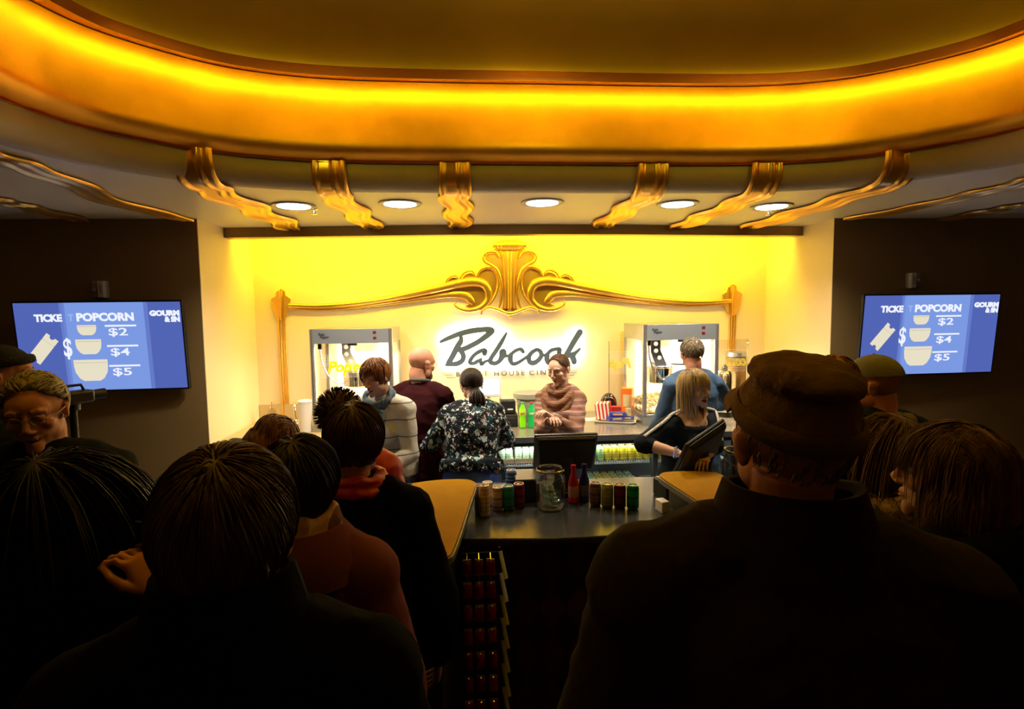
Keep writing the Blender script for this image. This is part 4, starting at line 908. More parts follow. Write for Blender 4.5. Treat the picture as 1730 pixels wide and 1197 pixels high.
# paper, tray, cartons
t = thing('paper_sheet', 'white sheet of paper lying on the back counter behind the cowl sweater', 'paper', onb(998, 708), .1); MB().box((0, 0, .001), (.20, .14, .002)).build('sheet', M_PAPER, t, smooth=False)
tp = onb(1040, 711); t = thing('serving_tray', 'white tray holding a red carton and blue packets beside the right popcorn machine', 'tray', tp, -.35)
mb = MB(); R = []
for s, z in ((.86, .002), (.9, .002), (1, .02), (1.03, .021), (1.02, .017), (.9, .0), (.86, .0)):
    R.append([Vector((.19*s*x, .14*s*y, z)) for x, y in [(-1, -.8), (-.85, -1), (.85, -1), (1, -.8), (1, .8), (.85, 1), (-.85, 1), (-1, .8)]])
mb.rings(R); mb.build('tray_dish', M_WHITE, t, bevel=.002, angle=30)
def carton(nm, p, d, m, label, cat, rz, rx=0, ry=0, extra=None):
    t = thing(nm, label, cat, p, rz); R = Matrix.Rotation(ry, 3, 'Y') @ Matrix.Rotation(rx, 3, 'X')
    MB().box((0, 0, d[2]/2), d, None).build('carton_body', m, t, bevel=.002)
    if extra: MB().box((0, -d[1]/2-.0012, d[2]*.55), (d[0]*.6, .002, d[2]*.45)).build('printed_panel', extra, t, smooth=False)
    t.rotation_euler = (rx, ry, rz); return t
carton('popcorn_carton', tp+Vector((-.10, .02, .03)), (.14, .09, .15), mat_ramp('red_white_print', 'wave', [(0, (.55, .03, .03)), (.45, (.55, .03, .03)), (.5, (.85, .75, .68)), (1, (.85, .75, .68))], 9, .5, bump=0, axis='X', dist=.3), 'red and white striped carton at the left of the white tray', 'carton', -.4, .1, -.12)
carton('snack_carton', tp+Vector((-.005, .07, .03)), (.15, .07, .10), M_RED, 'plain red carton in the middle of the white tray', 'carton', -.2)
for k, (dx, dy, dz, rr) in enumerate(((-.02, -.06, .022, .2), (.09, -.03, .022, -.25), (.0, -.05, .062, -.1))):
    carton('blue_packet', tp+Vector((dx, dy, dz)), (.15, .08, .035), M_BLUE, ('blue packet at the front left of the white tray', 'blue packet at the right of the white tray', 'blue packet on top of the other two on the tray')[k], 'packet', rr, 0, 0, M_CARD)
carton('cream_packet', tp+Vector((.105, -.055, .06)), (.035, .05, .07), mat('cream_card', (.6, .52, .36), .6), 'small cream packet standing at the right end of the tray', 'packet', .2)
carton('orange_carton', onb(1060, 700), (.11, .10, .27), M_ORANGE, 'tall orange carton with a cream label beside the right popcorn machine', 'carton', -.5, extra=mat('cream_card', (.6, .52, .36), .6))
t = thing('purse', 'glossy black rounded bag behind the red carton', 'bag', onb(1028, 699)); mb = MB(); mb.ell((0, 0, .10), (.085, .05, .115), 24, 14); mb.build('bag_body', mat('glossy_black', (.02, .012, .012), .12), t)
mb = MB(); mb.tube([(.06*math.cos(a), -.045, .12+.055*math.sin(a)) for a in [PI*i/10 for i in range(11)]], .003, 6); mb.build('bag_trim', M_CHROME, t)
# sink side
sp = onb(455, 712)
t = thing('soap_dispenser', 'clear pump soap dispenser by the sink at the left', 'soap dispenser', Vector((-1.93, 5.45, ZB))); MB().lathe([(.0005, 0), (.035, 0), (.036, .005), (.036, .13), (.02, .145), (.0005, .146)], seg=24).build('bottle_body', thin_glass('soap_glass', (.85, .78, .62), .12), t)
MB().lathe([(.0005, .146), (.014, .146), (.012, .165), (.005, .168), (.005, .2), (.0005, .2)], seg=14).build('pump_collar', M_CHROME, t); mb = MB(); mb.tube([(0, 0, .2), (.0, -.005, .21), (.035, -.02, .205)], .006, 8); mb.build('pump_spout', M_CHROME, t)
t = thing('tap', 'chrome swan neck tap at the sink left of the popcorn machine', 'tap', Vector((-1.72, 5.47, ZB)))
MB().lathe([(.0005, 0), (.024, 0), (.022, .02), (.012, .03), (.0005, .03)], seg=16).build('tap_base', M_CHROME, t)
mb = MB(); mb.tube(cat_rom([(0, 0, .02), (0, 0, .14), (.01, -.02, .185), (.02, -.06, .20), (.03, -.10, .18), (.035, -.115, .13)], 5), .011, 12); mb.build('swan_neck', M_CHROME, t)
t = thing('tap_lever', 'small chrome lever mounted right of the swan neck tap', 'tap', Vector((-1.52, 5.49, ZB))); MB().lathe([(.0005, 0), (.018, 0), (.014, .04), (.010, .07), (.0005, .07)], seg=14).build('lever_post', M_CHROME, t); mb = MB(); mb.tube([(0, 0, .07), (.07, -.03, .085)], .006, 8); mb.build('lever_handle', M_BLACK, t)
t = thing('sink_basin', 'shallow steel sink set in the tan counter at the left', 'sink', Vector((-1.6, 5.17, ZB))); mb = MB(); mb.rings([[Vector((.22*s*x, .17*s*y, z)) for x, y in [(-1, -.85), (-.85, -1), (.85, -1), (1, -.85), (1, .85), (.85, 1), (-.85, 1), (-1, .85)]] for s, z in ((1.06, .0), (1.06, .005), (.98, .005), (.96, .001), (.5, .0005))]); mb.build('basin', M_STEEL, t, angle=20)
t = thing('paper_dispenser', 'tall narrow white canister standing at the left side of the left popcorn machine', 'dispenser', Vector((a-.075, 5.02, ZB))); mb = MB(); mb.lathe([(.0005, 0), (.052, 0), (.054, .01), (.058, .26), (.0005, .262)], seg=24); mb.build('canister', M_WHITE, t); MB().lathe([(.0005, .26), (.062, .26), (.063, .275), (.05, .285), (.0005, .286)], seg=24).build('lid', M_WHITE, t)
# urn to the right of the open machine
t = thing('coffee_urn', 'steel hot drink urn on the counter right of the open popcorn machine', 'urn', Vector((b2+.22, 5.2, ZB)))
MB().lathe([(.0005, .05), (.10, .05), (.105, .06), (.105, .42), (.09, .45), (.0005, .47)], seg=32).build('urn_body', M_CHROME, t); MB().lathe([(.0005, 0), (.09, 0), (.08, .05), (.0005, .05)], seg=24).build('urn_base', M_BLACK, t); mb = MB(); mb.tube([(0, -.10, .11), (0, -.15, .11), (0, -.16, .08)], .011, 8); mb.build('spigot', M_BLACK, t)
MB().lathe([(.0005, .47), (.03, .47), (.02, .50), (.0005, .505)], seg=16).build('lid_knob', M_BLACK, t)
t = thing('syrup_canister', 'brown copper coloured canister behind the open glass door at the right', 'canister', Vector((b2+.42, 5.38, ZB))); MB().lathe([(.0005, 0), (.10, 0), (.10, .56), (.0005, .57)], seg=28).build('canister_body', mat('bronze_canister', (.30, .17, .06), .35, .5), t); MB().lathe([(.0005, .57), (.105, .57), (.1, .61), (.0005, .62)], seg=28).build('lid', M_STEEL, t)
# camcorder on a tripod at the left
cp = atD(122, 671, 2.6)
t = thing('camcorder', 'black camcorder on a tripod below the left screen', 'video camera', cp, -.5)
MB().box((0, 0, 0), (.08, .16, .06)).build('camera_body', M_BLACK, t, bevel=.012); MB().lathe([(.0005, 0), (.024, 0), (.026, .06), (.0005, .061)], (0, .08, 0), 20, Matrix.Rotation(-PI/2, 3, 'X')).build('lens', M_BLACK, t)
MB().box((-.055, -.01, .0), (.02, .09, .05)).build('flip_display', M_BLACK, t, bevel=.004); mb = MB(); mb.tube([(0, .05, .03), (0, .04, .055), (0, -.04, .055), (0, -.05, .03)], .007, 8); mb.build('carry_handle', M_BLACK, t)
t = thing('tripod', 'black tripod standing under the camcorder at the left', 'tripod', (cp.x, cp.y, 0)); mb = MB(); mb.tube([(0, 0, .9), (0, 0, cp.z-.035)], .016, 10); mb.build('centre_column', M_BLACK, t); MB().lathe([(.0005, cp.z-.06), (.03, cp.z-.06), (.03, cp.z-.033), (.0005, cp.z-.033)], seg=16).build('pan_head', M_BLACK, t)
for k in range(3):
    a_ = k*2*PI/3; mb = MB(); mb.tube([(.02*math.cos(a_), .02*math.sin(a_), .98), (.34*math.cos(a_), .34*math.sin(a_), .01)], .011, 8); mb.build('leg', M_BLACK, t)
# ================================================================== PEOPLE
M_EYE = mat('eye_white', (.75, .72, .68), .25); M_IRIS = mat('eye_iris', (.03, .02, .015), .2); M_MOUTH = mat('mouth_dark', (.05, .01, .01), .6); M_TEETH = mat('teeth', (.75, .72, .65), .35)
def arrays(mb): return mb
def remeshed(mb, voxel, smooth=6, fac=.5):
    me = bpy.data.meshes.new('tmp'); me.from_pydata(mb.v, [], mb.f)
    bm = bmesh.new(); bm.from_mesh(me); bmesh.ops.recalc_face_normals(bm, faces=bm.faces); bm.to_mesh(me); bm.free()
    o = bpy.data.objects.new('tmp', me); COL.objects.link(o)
    r = o.modifiers.new('r', 'REMESH'); r.mode = 'VOXEL'; r.voxel_size = voxel
    if smooth: s = o.modifiers.new('s', 'SMOOTH'); s.iterations = smooth; s.factor = fac
    dg = bpy.context.evaluated_depsgraph_get(); dg.update()
    me2 = bpy.data.meshes.new_from_object(o.evaluated_get(dg)); bpy.data.objects.remove(o)
    V = np.empty(len(me2.vertices)*3); me2.vertices.foreach_get('co', V); V = V.reshape(-1, 3)
    Fc = [tuple(p.vertices) for p in me2.polygons]; bpy.data.meshes.remove(me2)
    return V, Fc
def mesh_np(V, Fc, name): 
    me = bpy.data.meshes.new(name); me.from_pydata([tuple(v) for v in V], [], Fc); me.update(); return me
def put(V, Fc, name, m, parent, M=None, sub=0):
    me = mesh_np(V, Fc, name)
    if M is not None: me.transform(M)
    me.materials.append(m); return finish(me, name, parent, True, angle=75, subsurf=sub)
def gauss(V, c, s): d = ((V-np.array(c))/np.array(s)); return np.exp(-(d*d).sum(1))
HEADS = {}
def head_mesh(kind):
    """head centre at origin, +Y face; about .235 tall"""
    if kind in HEADS: return HEADS[kind]
    male = kind.startswith('m'); mouth = 'open' if 'open' in kind else ('smile' if 'smile' in kind else 'shut')
    j = 1.0 if male else .93; mb = MB()
    mb.ell((0, -.014, .032), (.076, .095, .086), 28, 18); mb.ell((0, .028, -.03), (.060*j, .060, .078), 24, 16)
    mb.ell((0, .045, .03), (.060, .045, .055), 20, 12)
    mb.ell((0, .066, -.094), (.026*j, .022, .020), 14, 10)
    for s in (-1, 1):
        mb.ell((s*.042*j, .012, -.062), (.022, .042, .030), 14, 10); mb.ell((s*.040, .056, -.022), (.024, .026, .022), 14, 10)
        mb.ell((s*.011, .096, -.036), (.009, .011, .0075), 10, 8)
        mb.ell((s*.078, -.010, -.008), (.008, .019, .031), 14, 12, Matrix.Rotation(-.35*s, 3, 'Z') @ Matrix.Rotation(-.2, 3, 'X'))
        mb.ell((s*.082, -.016, .006), (.006, .017, .016), 12, 8, Matrix.Rotation(-.5*s, 3, 'Z'))
        mb.tube([(s*.018, .087, .027), (s*.036, .082, .030), (s*.052, .068, .022)], [.009, .010 if male else .008, .007], 8)
    mb.tube([(0, .084, .020), (0, .094, -.004), (0, .107, -.028), (0, .102, -.036)], [.009, .009, .0115, .009], 12)
    oz = -.006 if mouth != 'shut' else 0
    mb.tube([(-.024, .076, -.062), (-.010, .090, -.058), (0, .091, -.060), (.010, .090, -.058), (.024, .076, -.062)], [.003, .006, .0055, .006, .003], 8)
    mb.tube([(-.022, .075, -.066+oz), (0, .088, -.072+oz*1.6), (.022, .075, -.066+oz)], [.003, .0075, .003], 8)
    nr = .060 if male else .050
    mb.tube([(0, -.028, -.04), (0, -.034, -.11), (0, -.042, -.19)], [nr, nr, nr*1.12], 18)
    V, Fc = remeshed(mb, .0034, 5, .5)
    for s in (-1, 1):
        V[:, 1] -= .012*gauss(V, (s*.031, .090, .006), (.015, .03, .010)); 
        V[:, 1] += .004*gauss(V, (s*.031, .080, -.012), (.018, .03, .008))
    V[:, 2] += .0
    if mouth == 'shut': V[:, 1] -= .004*gauss(V, (0, .088, -.0655), (.022, .02, .0022))
    else:
        V[:, 1] -= .016*gauss(V, (0, .085, -.071), (.020, .03, .0065 if mouth == 'smile' else .010))
    HEADS[kind] = (V, Fc); return HEADS[kind]
HANDS = {}
def hand_mesh(curl):
    """right hand, wrist at origin, fingers +Y, palm -Z, thumb -X"""
    k = round(curl, 2)
    if k in HANDS: return HANDS[k]
    mb = MB(); R = []
    for y, w_, t_ in ((-.02, .024, .019), (0, .025, .018), (.03, .036, .016), (.06, .042, .015), (.085, .041, .013), (.092, .036, .008)):
        R.append([Vector((w_*math.cos(a), y, t_*math.sin(a))) for a in [2*PI*i/18 for i in range(18)]])
    mb.rings(R)
    for i, (x, L, r) in enumerate(((-.031, .070, .0086), (-.0105, .078, .009), (.0105, .073, .0086), (.031, .057, .0076))):
        a = -.15-.1*i*.3; p = Vector((x, .078, -.001)); path = [p.copy()]; rad = [r*1.08]
        for s, f in ((.45, 1.0), (.30, 1.25), (.25, .9)):
            a -= curl*f*.62; p = p + Vector((x*.12*L/.07*.3, math.cos(a)*L*s, math.sin(a)*L*s)); path += [p.copy()]; rad += [r*(1-.1*len(path)*.6)]
        mb.tube(path, rad, 10); mb.ell(path[-1], (rad[-1]*1.0,)*3, 10, 8); 
        for q in path[1:-1]: mb.ell(q, (r*.98,)*3, 10, 8)
    tp = [Vector((-.022, .022, -.004)), Vector((-.048, .048, -.012)), Vector((-.058+.010*curl, .074, -.020-.012*curl)), Vector((-.058+.018*curl, .096, -.024-.022*curl))]
    mb.tube(tp, [.013, .0115, .0098, .008], 10); mb.ell(tp[-1], (.0082,)*3, 10, 8); mb.ell(tp[1], (.0122,)*3, 10, 8)
    HANDS[k] = remeshed(mb, .0026, 3, .5); return HANDS[k]
def frame(up, fwd):
    z = Vector(up).normalized(); x = Vector(fwd).cross(z).normalized(); y = z.cross(x).normalized(); return Matrix((x, y, z)).transposed()
def ik(a, b, l1, l2, pole):
    a = Vector(a); b = Vector(b); d = b-a; L = d.length; mx = (l1+l2)*.995
    if L > mx: b = a+d*(mx/L); d = b-a; L = mx
    c = (l1*l1-l2*l2+L*L)/(2*L); h = math.sqrt(max(0, l1*l1-c*c)); u = d.normalized(); p = Vector(pole); p = (p-u*p.dot(u)).normalized()
    return a+u*c+p*h, b
def noisy(V, Fc, amp, sc, sx=(1, 1, 1), seed=0):
    me = mesh_np(V, Fc, 'n'); N = np.empty(len(me.vertices)*3); me.vertices.foreach_get('normal', N); N = N.reshape(-1, 3); bpy.data.meshes.remove(me)
    d = np.array([noise.noise(Vector((v[0]*sc*sx[0]+seed, v[1]*sc*sx[1], v[2]*sc*sx[2]))) for v in V])
    d = 1-2*np.abs(d)**.8
    return V+N*(d*amp)[:, None]
SK = lambda n, c: mat('skin_'+n, c, .6, var=.06, vscale=20, spec=.2)
S_FAIR = SK('fair', (.66, .40, .29)); S_TAN = SK('warm', (.50, .27, .17)); S_RED = SK('ruddy', (.55, .26, .17))
M_LIP = mat('lip', (.42, .12, .10), .4); M_BROW = mat('brow_hair', (.06, .035, .02), .8)
def hairmat(n, c1, c2): return mat_ramp('hair_'+n, 'noise', [(.3, c1), (.7, c2)], 60, .42, (1, 1, .12), 0)
H_BROWN = hairmat('brown', (.035, .016, .008), (.10, .045, .02)); H_DARK = hairmat('dark', (.012, .008, .006), (.035, .022, .015)); H_BLOND = hairmat('blond', (.30, .19, .07), (.62, .47, .24))
H_GREY = hairmat('grey', (.14, .11, .08), (.36, .30, .22)); H_AUB = hairmat('auburn', (.10, .035, .012), (.26, .10, .035)); H_ASH = hairmat('ash', (.10, .08, .055), (.26, .20, .13))
S0 = Vector((0, -.014, .030)); SR = Vector((.080, .099, .090))
def surf(d, k=1.0): return S0+Vector((d.x*SR.x*k, d.y*SR.y*k, d.z*SR.z*k))
def lerp_tab(x, T):
    for (x0, y0), (x1, y1) in zip(T, T[1:]):
        if x <= x1: return y0+(y1-y0)*max(0, (x-x0))/(x1-x0)
    return T[-1][1]
HL = {'short': [(0, .72), (.5, .68), (.85, .35), (1.25, .10), (1.45, -.05), (1.7, -.25), (2.0, -.55), (3.2, -.72)],
      'fringe': [(0, .42), (.6, .34), (.9, .12), (1.3, -.35), (1.7, -.6), (2.1, -.8), (3.2, -.85)],
      'long': [(0, .80), (.5, .62), (.85, .25), (1.25, -.1), (1.6, -.5), (2.0, -.75), (3.2, -.85)],
      'bald': [(0, 1.5), (1.2, .9), (1.5, .05), (1.8, -.2), (2.3, -.5), (3.2, -.6)]}
def hair(style, M, m, parent, rng, L=.06, n=260, thick=.010, fringe=0, spread=.5, r=.0042, sweep=0, lift=0.0, tie=None, wav=.0, name='hair', part=0.0, cap=True, hl=None):
    T = HL[hl or style]; mb = MB(); MI = M.to_3x3().inverted(); G = (MI @ Vector((0, 0, -1))).normalized()
    def region(d): az = abs(math.atan2(d.x, d.y)); el = math.asin(max(-1, min(1, d.z))); return el-lerp_tab(az, T)
    if cap:
        R = []; SG, RG = 48, 30
        for i in range(RG+1):
            e = -PI/2*.55+(PI/2*.55+PI/2-.02)*i/RG; ring = []
            for j in range(SG):
                a = 2*PI*j/SG; d = Vector((math.cos(e)*math.cos(a), math.cos(e)*math.sin(a), math.sin(e))); q = region(d); t = max(0, min(1, q/.14+.2)); t = t*t*(3-2*t)
                ring.append(surf(d, 1)*1 + d*(-.022+(.022+thick*.7)*t))
            R.append(ring)
        mb.rings(R)
    crown = Vector((part, -.35, .93)).normalized(); cnt = 0; tries = 0
    while cnt < n and tries < n*12:
        tries += 1
        a = rng.uniform(-PI, PI); z = rng.uniform(-.8, 1); d = Vector((math.sqrt(1-z*z)*math.sin(a), math.sqrt(1-z*z)*math.cos(a), z))
        if region(d) < .0: continue
        cnt += 1; az = abs(math.atan2(d.x, d.y)); l = L*rng.uniform(.8, 1.1); p = surf(d)+d*thick*.6; path = [p]; rad = [r*.7]
        tan = (d-crown); tan = (tan-d*tan.dot(d)); tan = tan.normalized() if tan.length > 1e-4 else Vector((0, 1, 0))
        if tie is not None: tan = Vector((0, -1, 0)) if d.y > -.2 else (Vector(tie)-p); tan = (tan-d*tan.dot(d)).normalized()
        elif style in ('long',) and az < .9 and not fringe: tan = Vector((math.copysign(1, d.x-part*.1), .15, -.3)).normalized()
        if L > .12 and .75 <= az < 1.3 and tie is None: tan = Vector((math.copysign(.5, d.x), -1, -.1)); tan = (tan-d*tan.dot(d)).normalized()
        if sweep and d.y > -.1: tan = Vector((math.copysign(.35, d.x), -1, .0)); tan = (tan-d*tan.dot(d)).normalized()
        if fringe and az < .75: l = min(l, fringe*rng.uniform(.85, 1.1)+max(0, math.asin(d.z)-.5)*.07)
        steps = 8; ds = l/steps; v = tan; seed = rng.random()*20; lf = lift*rng.uniform(.3, 1)
        for s in range(steps):
            if style == 'spiky': v = (v*.4+d*1.0+Vector((rng.uniform(-.5, .5), rng.uniform(-.5, .5), rng.uniform(-.2, .5)))*.7).normalized()
            elif tie is not None:
                v = (Vector(tie)-p)
                if v.length < ds: break
                v.normalize(); dd = (p-S0); dd.normalize()
                if dd.y > -.3: v = Vector((0, -1, -.12-.25*abs(dd.x))); v = (v-dd*v.dot(dd)).normalized()
            elif L > .12 and s > (2 if .75 <= az < 1.3 else 0): v = (v*(1-.28)+G*(.34)).normalized()
            p = p+v*ds
            if wav: p = p+Vector((math.sin(s*1.6+seed), math.cos(s*1.9+seed), 0))*wav
            q = p-S0; e = Vector((q.x/SR.x, q.y/SR.y, q.z/SR.z)); k = 1+thick/.09+lf*(s+1)/steps
            if style != 'spiky':
                if tie is not None: e = e*(.5*k/e.length)
                if L > .12 and .75 <= az < 1.3 and tie is None and s <= 3: e = e*(.5*k/e.length)
                if e.length < k: e2 = e*(k/e.length); p = S0+Vector((e2.x*SR.x, e2.y*SR.y, e2.z*SR.z))
                elif e.length < 1.5 and L < .12: e2 = e*(k/e.length); p = S0+Vector((e2.x*SR.x, e2.y*SR.y, e2.z*SR.z))
                if p.z < -.02:
                    h_ = Vector((p.x, p.y+.03, 0)); mn = .072*spread+.03
                    if h_.length < mn and p.y < .06: h_ = h_.normalized()*mn if h_.length > 1e-4 else Vector((0, -mn, 0)); p = Vector((h_.x, h_.y-.03, p.z))
            path.append(p); rad.append(r*(1.0-.75*((s+1)/steps)**2))
            d2 = p-S0; d2.normalize(); v2 = v-d2*v.dot(d2)
            if style != 'spiky' and tie is None and v2.length > .1: v = v2.normalized() if L < .12 or e.length < 1.25 else v
        mb.tube(path, rad, 4, caps=False)
    V = [M @ Vector(v) for v in mb.v]; mb.v = [tuple(v) for v in V]
    o = mb.build(name, m, parent, angle=180); return o
PEOPLE = {}
def person(label, px, py, D, face, lean=0, side=0, head=(0, 0, 0), hR=None, hL=None, poleR=(.6, -.5, -.6), poleL=(-.6, -.5, -.6), male=True, skin=S_FAIR, bulk=1.0, depth=1.0, top=None, top_t=.012, sleeve=1.0, hem=.03, bottom=None, shoe=None,
           curl=.5, mouth='', bust=0, eyes='open', fold=.006, H=None, neck=.104, hs=1.0, vox=.009, ear=1, sh_w=1.0, top_name='shirt', twist=0, rise=0, hip_w=1.0, handrot=(0, 0), gap=.0, open_neck=False):
    """face: heading in degrees, 0 = away from the camera (+Y), 90 = towards -X"""
    W = atD(px, py, D); kx = .92 if not male else 1.0
    Lr = math.radians(lean); Sr = math.radians(side); f = Vector((0, 1, 0))
    hy, hp, hr = [math.radians(a) for a in head]
    fr = math.radians(face); RZ = Matrix.Rotation(fr, 3, 'Z')
    def skel(H):
        J = {}; u = Vector((math.sin(Sr), math.sin(Lr), math.cos(Lr)*math.cos(Sr))).normalized(); L2 = Lr*1.25; u2 = Vector((math.sin(Sr*1.2), math.sin(L2), math.cos(L2))).normalized()
        tw = Matrix.Rotation(math.radians(twist), 3, 'Z'); rt = tw @ Vector((1, 0, 0)); J['u'], J['u2'], J['rt'] = u, u2, rt
        J['hip'] = Vector((0, -.13*math.sin(Lr)*H, .525*H)); J['waist'] = J['hip']+u*.095*H; J['chest'] = J['waist']+u*.105*H; J['arm'] = J['chest']+u2*.045*H; J['shc'] = J['chest']+u2*.092*H
        J['neck'] = J['shc']+u2*.020*H
        hd = (u2*.6+Vector((0, math.sin(hp*.0), 1))*.4).normalized(); hd = (hd+Vector((0, .25, 0))*math.sin(-hp)).normalized()
        J['head'] = J['neck']+hd*neck*H+Vector((0, .012, 0))*H
        for s, n in ((1, 'R'), (-1, 'L')):
            J['sh'+n] = J['shc']+rt*s*.104*H*kx*sh_w-J['u2']*.012*H; J['hp'+n] = J['hip']+Vector((s*.050*H*hip_w, 0, -.02*H))
            J['an'+n] = Vector((s*(.058*H+gap), -.02*H, .045*H)); kn, _ = ik(J['hp'+n], J['an'+n], .245*H, .235*H, (0, 1, 0)); J['kn'+n] = kn
            tgt = hR if s > 0 else hL
            if tgt is None: w_ = J['sh'+n]+Vector((s*.05*H, .03*H, -.305*H))
            elif isinstance(tgt, tuple) and tgt[0] == 'px': q = RZ.inverted() @ (atD(*tgt[1:])-W); w_ = Vector((q.x+J['head'].x, q.y+J['head'].y, q.z+W.z))
            elif callable(tgt): w_ = tgt(J, H)
            else: w_ = Vector(tgt)*1.0
            J['el'+n], J['wr'+n] = ik(J['sh'+n], w_, .172*H, .150*H, poleR if s > 0 else poleL)
        return J
    if H is None:
        H = 1.7
        for _ in range(6): J = skel(H); H *= 1+(W.z-rise-J['head'].z)/max(.3, J['head'].z)
    J = skel(H); fr = math.radians(face); RZ = Matrix.Rotation(fr, 3, 'Z'); hw = RZ @ J['head']
    root = thing('person', label, 'person', (W.x-hw.x, W.y-hw.y, 0), fr); s_ = H
    # ---------- body
    def torso(mb, e, lo=-.05, cut=False):
        b = bulk; rt = J['rt']
        secs = [(J['hip']+J['u']*lo*s_, .098*hip_w, .070, (1, 0, 0)), (J['hip']+J['u']*.03*s_, .100*hip_w, .072, (1, 0, 0)), (J['waist'], .083, .062, (1, 0, 0)), (J['chest']-J['u']*.02*s_, .092, .068, rt), (J['arm'], .098, .066, rt), (J['shc']-J['u2']*.006*s_, .088, .052, rt), (J['neck']+J['u2']*.006*s_, .044, .042, rt), (J['neck']+J['u2']*.020*s_, .032, .034, rt)]
        R = []
        if cut: secs = secs[:-2]; secs[-1] = (J['shc']-J['u2']*.010*s_, .090, .056, rt)
        for i, (c, w_, d_, r_) in enumerate(secs):
            uu = J['u'] if i < 4 else J['u2']; r_ = Vector(r_); r_ = (r_-uu*r_.dot(uu)).normalized(); ff = uu.cross(r_); k = b if i < 6 else 1
            w2 = w_*s_*kx*k+e; d2 = d_*s_*depth*k+e
            R.append([c+r_*(w2*math.copysign(abs(math.cos(a))**.85, math.cos(a)))+ff*(d2*math.sin(a)) for a in [2*PI*q/24 for q in range(24)]])
        mb.rings(R)
        for n in 'RL':
            if cut: mb.tube([J['sh'+n].lerp(J['neck'], .30)-J['u2']*.004*s_, J['sh'+n]], [.030*s_+e, .031*s_*b+e], 14)
            else: mb.tube([J['neck']+J['u2']*.004*s_, J['sh'+n].lerp(J['neck'], .45)+J['u2']*.012*s_, J['sh'+n]], [.030*s_+e, .030*s_+e, .031*s_*b+e], 14); mb.ell(J['sh'+n], (.033*s_*b+e,)*3, 16, 12)
        if bust:
            for sx in (-1, 1): mb.ell(J['arm']-J['u']*.030*s_+rt*sx*.042*s_+J['u'].cross(rt)*(.056*s_*depth*b+e*.5), (.036*s_*bust+e*.5, .032*s_*bust+e*.5, .037*s_*bust+e*.5), 16, 12)
    def arm(mb, e, n, end=1.0, wide=1.0):
        a, b_, c = J['sh'+n], J['el'+n], J['wr'+n]
        if end <= 1: c = b_.lerp(c, end)
        k = (bulk+1)/2
        mb.tube([a, a.lerp(b_, .35), a.lerp(b_, .75), b_], [.031*s_*k+e, .0295*s_*k+e, .026*s_*k+e, .0245*s_*k+e], 14); mb.ell(b_, (.0245*s_*k+e,)*3, 14, 10)
        mb.tube([b_, b_.lerp(c, .3), b_.lerp(c, .7), c], [.0243*s_*k+e, .0245*s_*k+e, .019*s_*k+e*wide, .0165*s_+e*wide], 14)
    def legs(mb, e, e2=None):
        e2 = e if e2 is None else e2; R = []
        for c, w_, d_ in ((J['hip']-J['u']*.03*s_, .096*hip_w, .070), (J['hip']+J['u']*.02*s_, .098*hip_w, .071), (J['hip']+J['u']*.085*s_, .086, .064)):
            r_ = Vector((1, 0, 0)); r_ = (r_-J['u']*r_.dot(J['u'])).normalized(); ff = J['u'].cross(r_)
            R.append([c+r_*((w_*s_*kx*bulk+e)*math.cos(a))+ff*((d_*s_*depth*bulk+e)*math.sin(a)) for a in [2*PI*q/24 for q in range(24)]])
        mb.rings(R)
        mb.ell(J['hip']-Vector((0, 0, .02*s_)), (.098*s_*kx*bulk*hip_w+e, .072*s_*depth*bulk+e, .06*s_), 22, 12)
        for n in 'RL':
            a, b_, c = J['hp'+n], J['kn'+n], J['an'+n]; mb.tube([a, a.lerp(b_, .3), a.lerp(b_, .8), b_], [.050*s_*bulk+e, .049*s_*bulk+e, .036*s_+e, .033*s_+e2], 16); mb.ell(b_, (.033*s_+e2,)*3, 14, 10)
            mb.tube([b_, b_.lerp(c, .35), b_.lerp(c, .8), c], [.032*s_+e2, .032*s_+e2, .022*s_+e2, .021*s_+e2], 16)
    mb = MB(); torso(mb, -.004); arm(mb, -.002, 'R'); arm(mb, -.002, 'L'); legs(mb, -.004)
    for n in 'RL': mb.tube([J['an'+n]-Vector((0, .03, .02)), J['an'+n]+Vector((0, .12, -.03))], [.028, .022], 10)
    V, Fc = remeshed(mb, .012, 3); V = [V]; Fs = list(Fc); off = len(V[0])
    # head
    HM = Matrix.Translation(J['head']) @ Matrix.Rotation(hy, 4, 'Z') @ Matrix.Rotation(hp, 4, 'X') @ Matrix.Rotation(hr, 4, 'Y') @ Matrix.Scale(hs*(1.0 if male else .965), 4)
    hv, hf = head_mesh(('m' if male else 'f')+mouth); 
    hv2 = np.array([tuple(HM @ Vector(v)) for v in hv]); 
    # bend the neck towards the shoulders
    nb = np.array(J['neck']-J['u2']*.02*s_); tt = np.clip((-hv[:, 2]-.075)/.115, 0, 1)[:, None]; tt = tt*tt*(3-2*tt)
    axis_pt = np.array([tuple(HM @ Vector((0, -.042, -.19)))]); hv2 = hv2+tt*(nb-axis_pt)
    V.append(hv2); Fs += [tuple(i+off for i in q) for q in hf]; off += len(hv2)
    for s, n in ((1, 'R'), (-1, 'L')):
        gv, gf = hand_mesh(curl); el, wr = J['el'+n], J['wr'+n]; y = (wr-el).normalized(); rr = handrot[0 if s > 0 else 1]
        ref = Vector((0, 0, 1)) if abs(y.z) < .8 else Vector((s*1.0, 0, 0)); x = y.cross(ref).normalized(); z = x.cross(y)
        B = Matrix((x, y, z)).transposed() @ Matrix.Rotation(math.radians(rr), 3, 'Y'); sc = s_/1.75
        g = gv.copy(); 
        if s < 0: g[:, 0] *= -1
        g = g*sc; g = np.array([tuple(B @ Vector(q)+wr) for q in g]); V.append(g); Fs += [tuple(i+off for i in (q if s > 0 else q[::-1])) for q in gf]; off += len(g)
    put(np.vstack(V), Fs, 'body', skin, root)
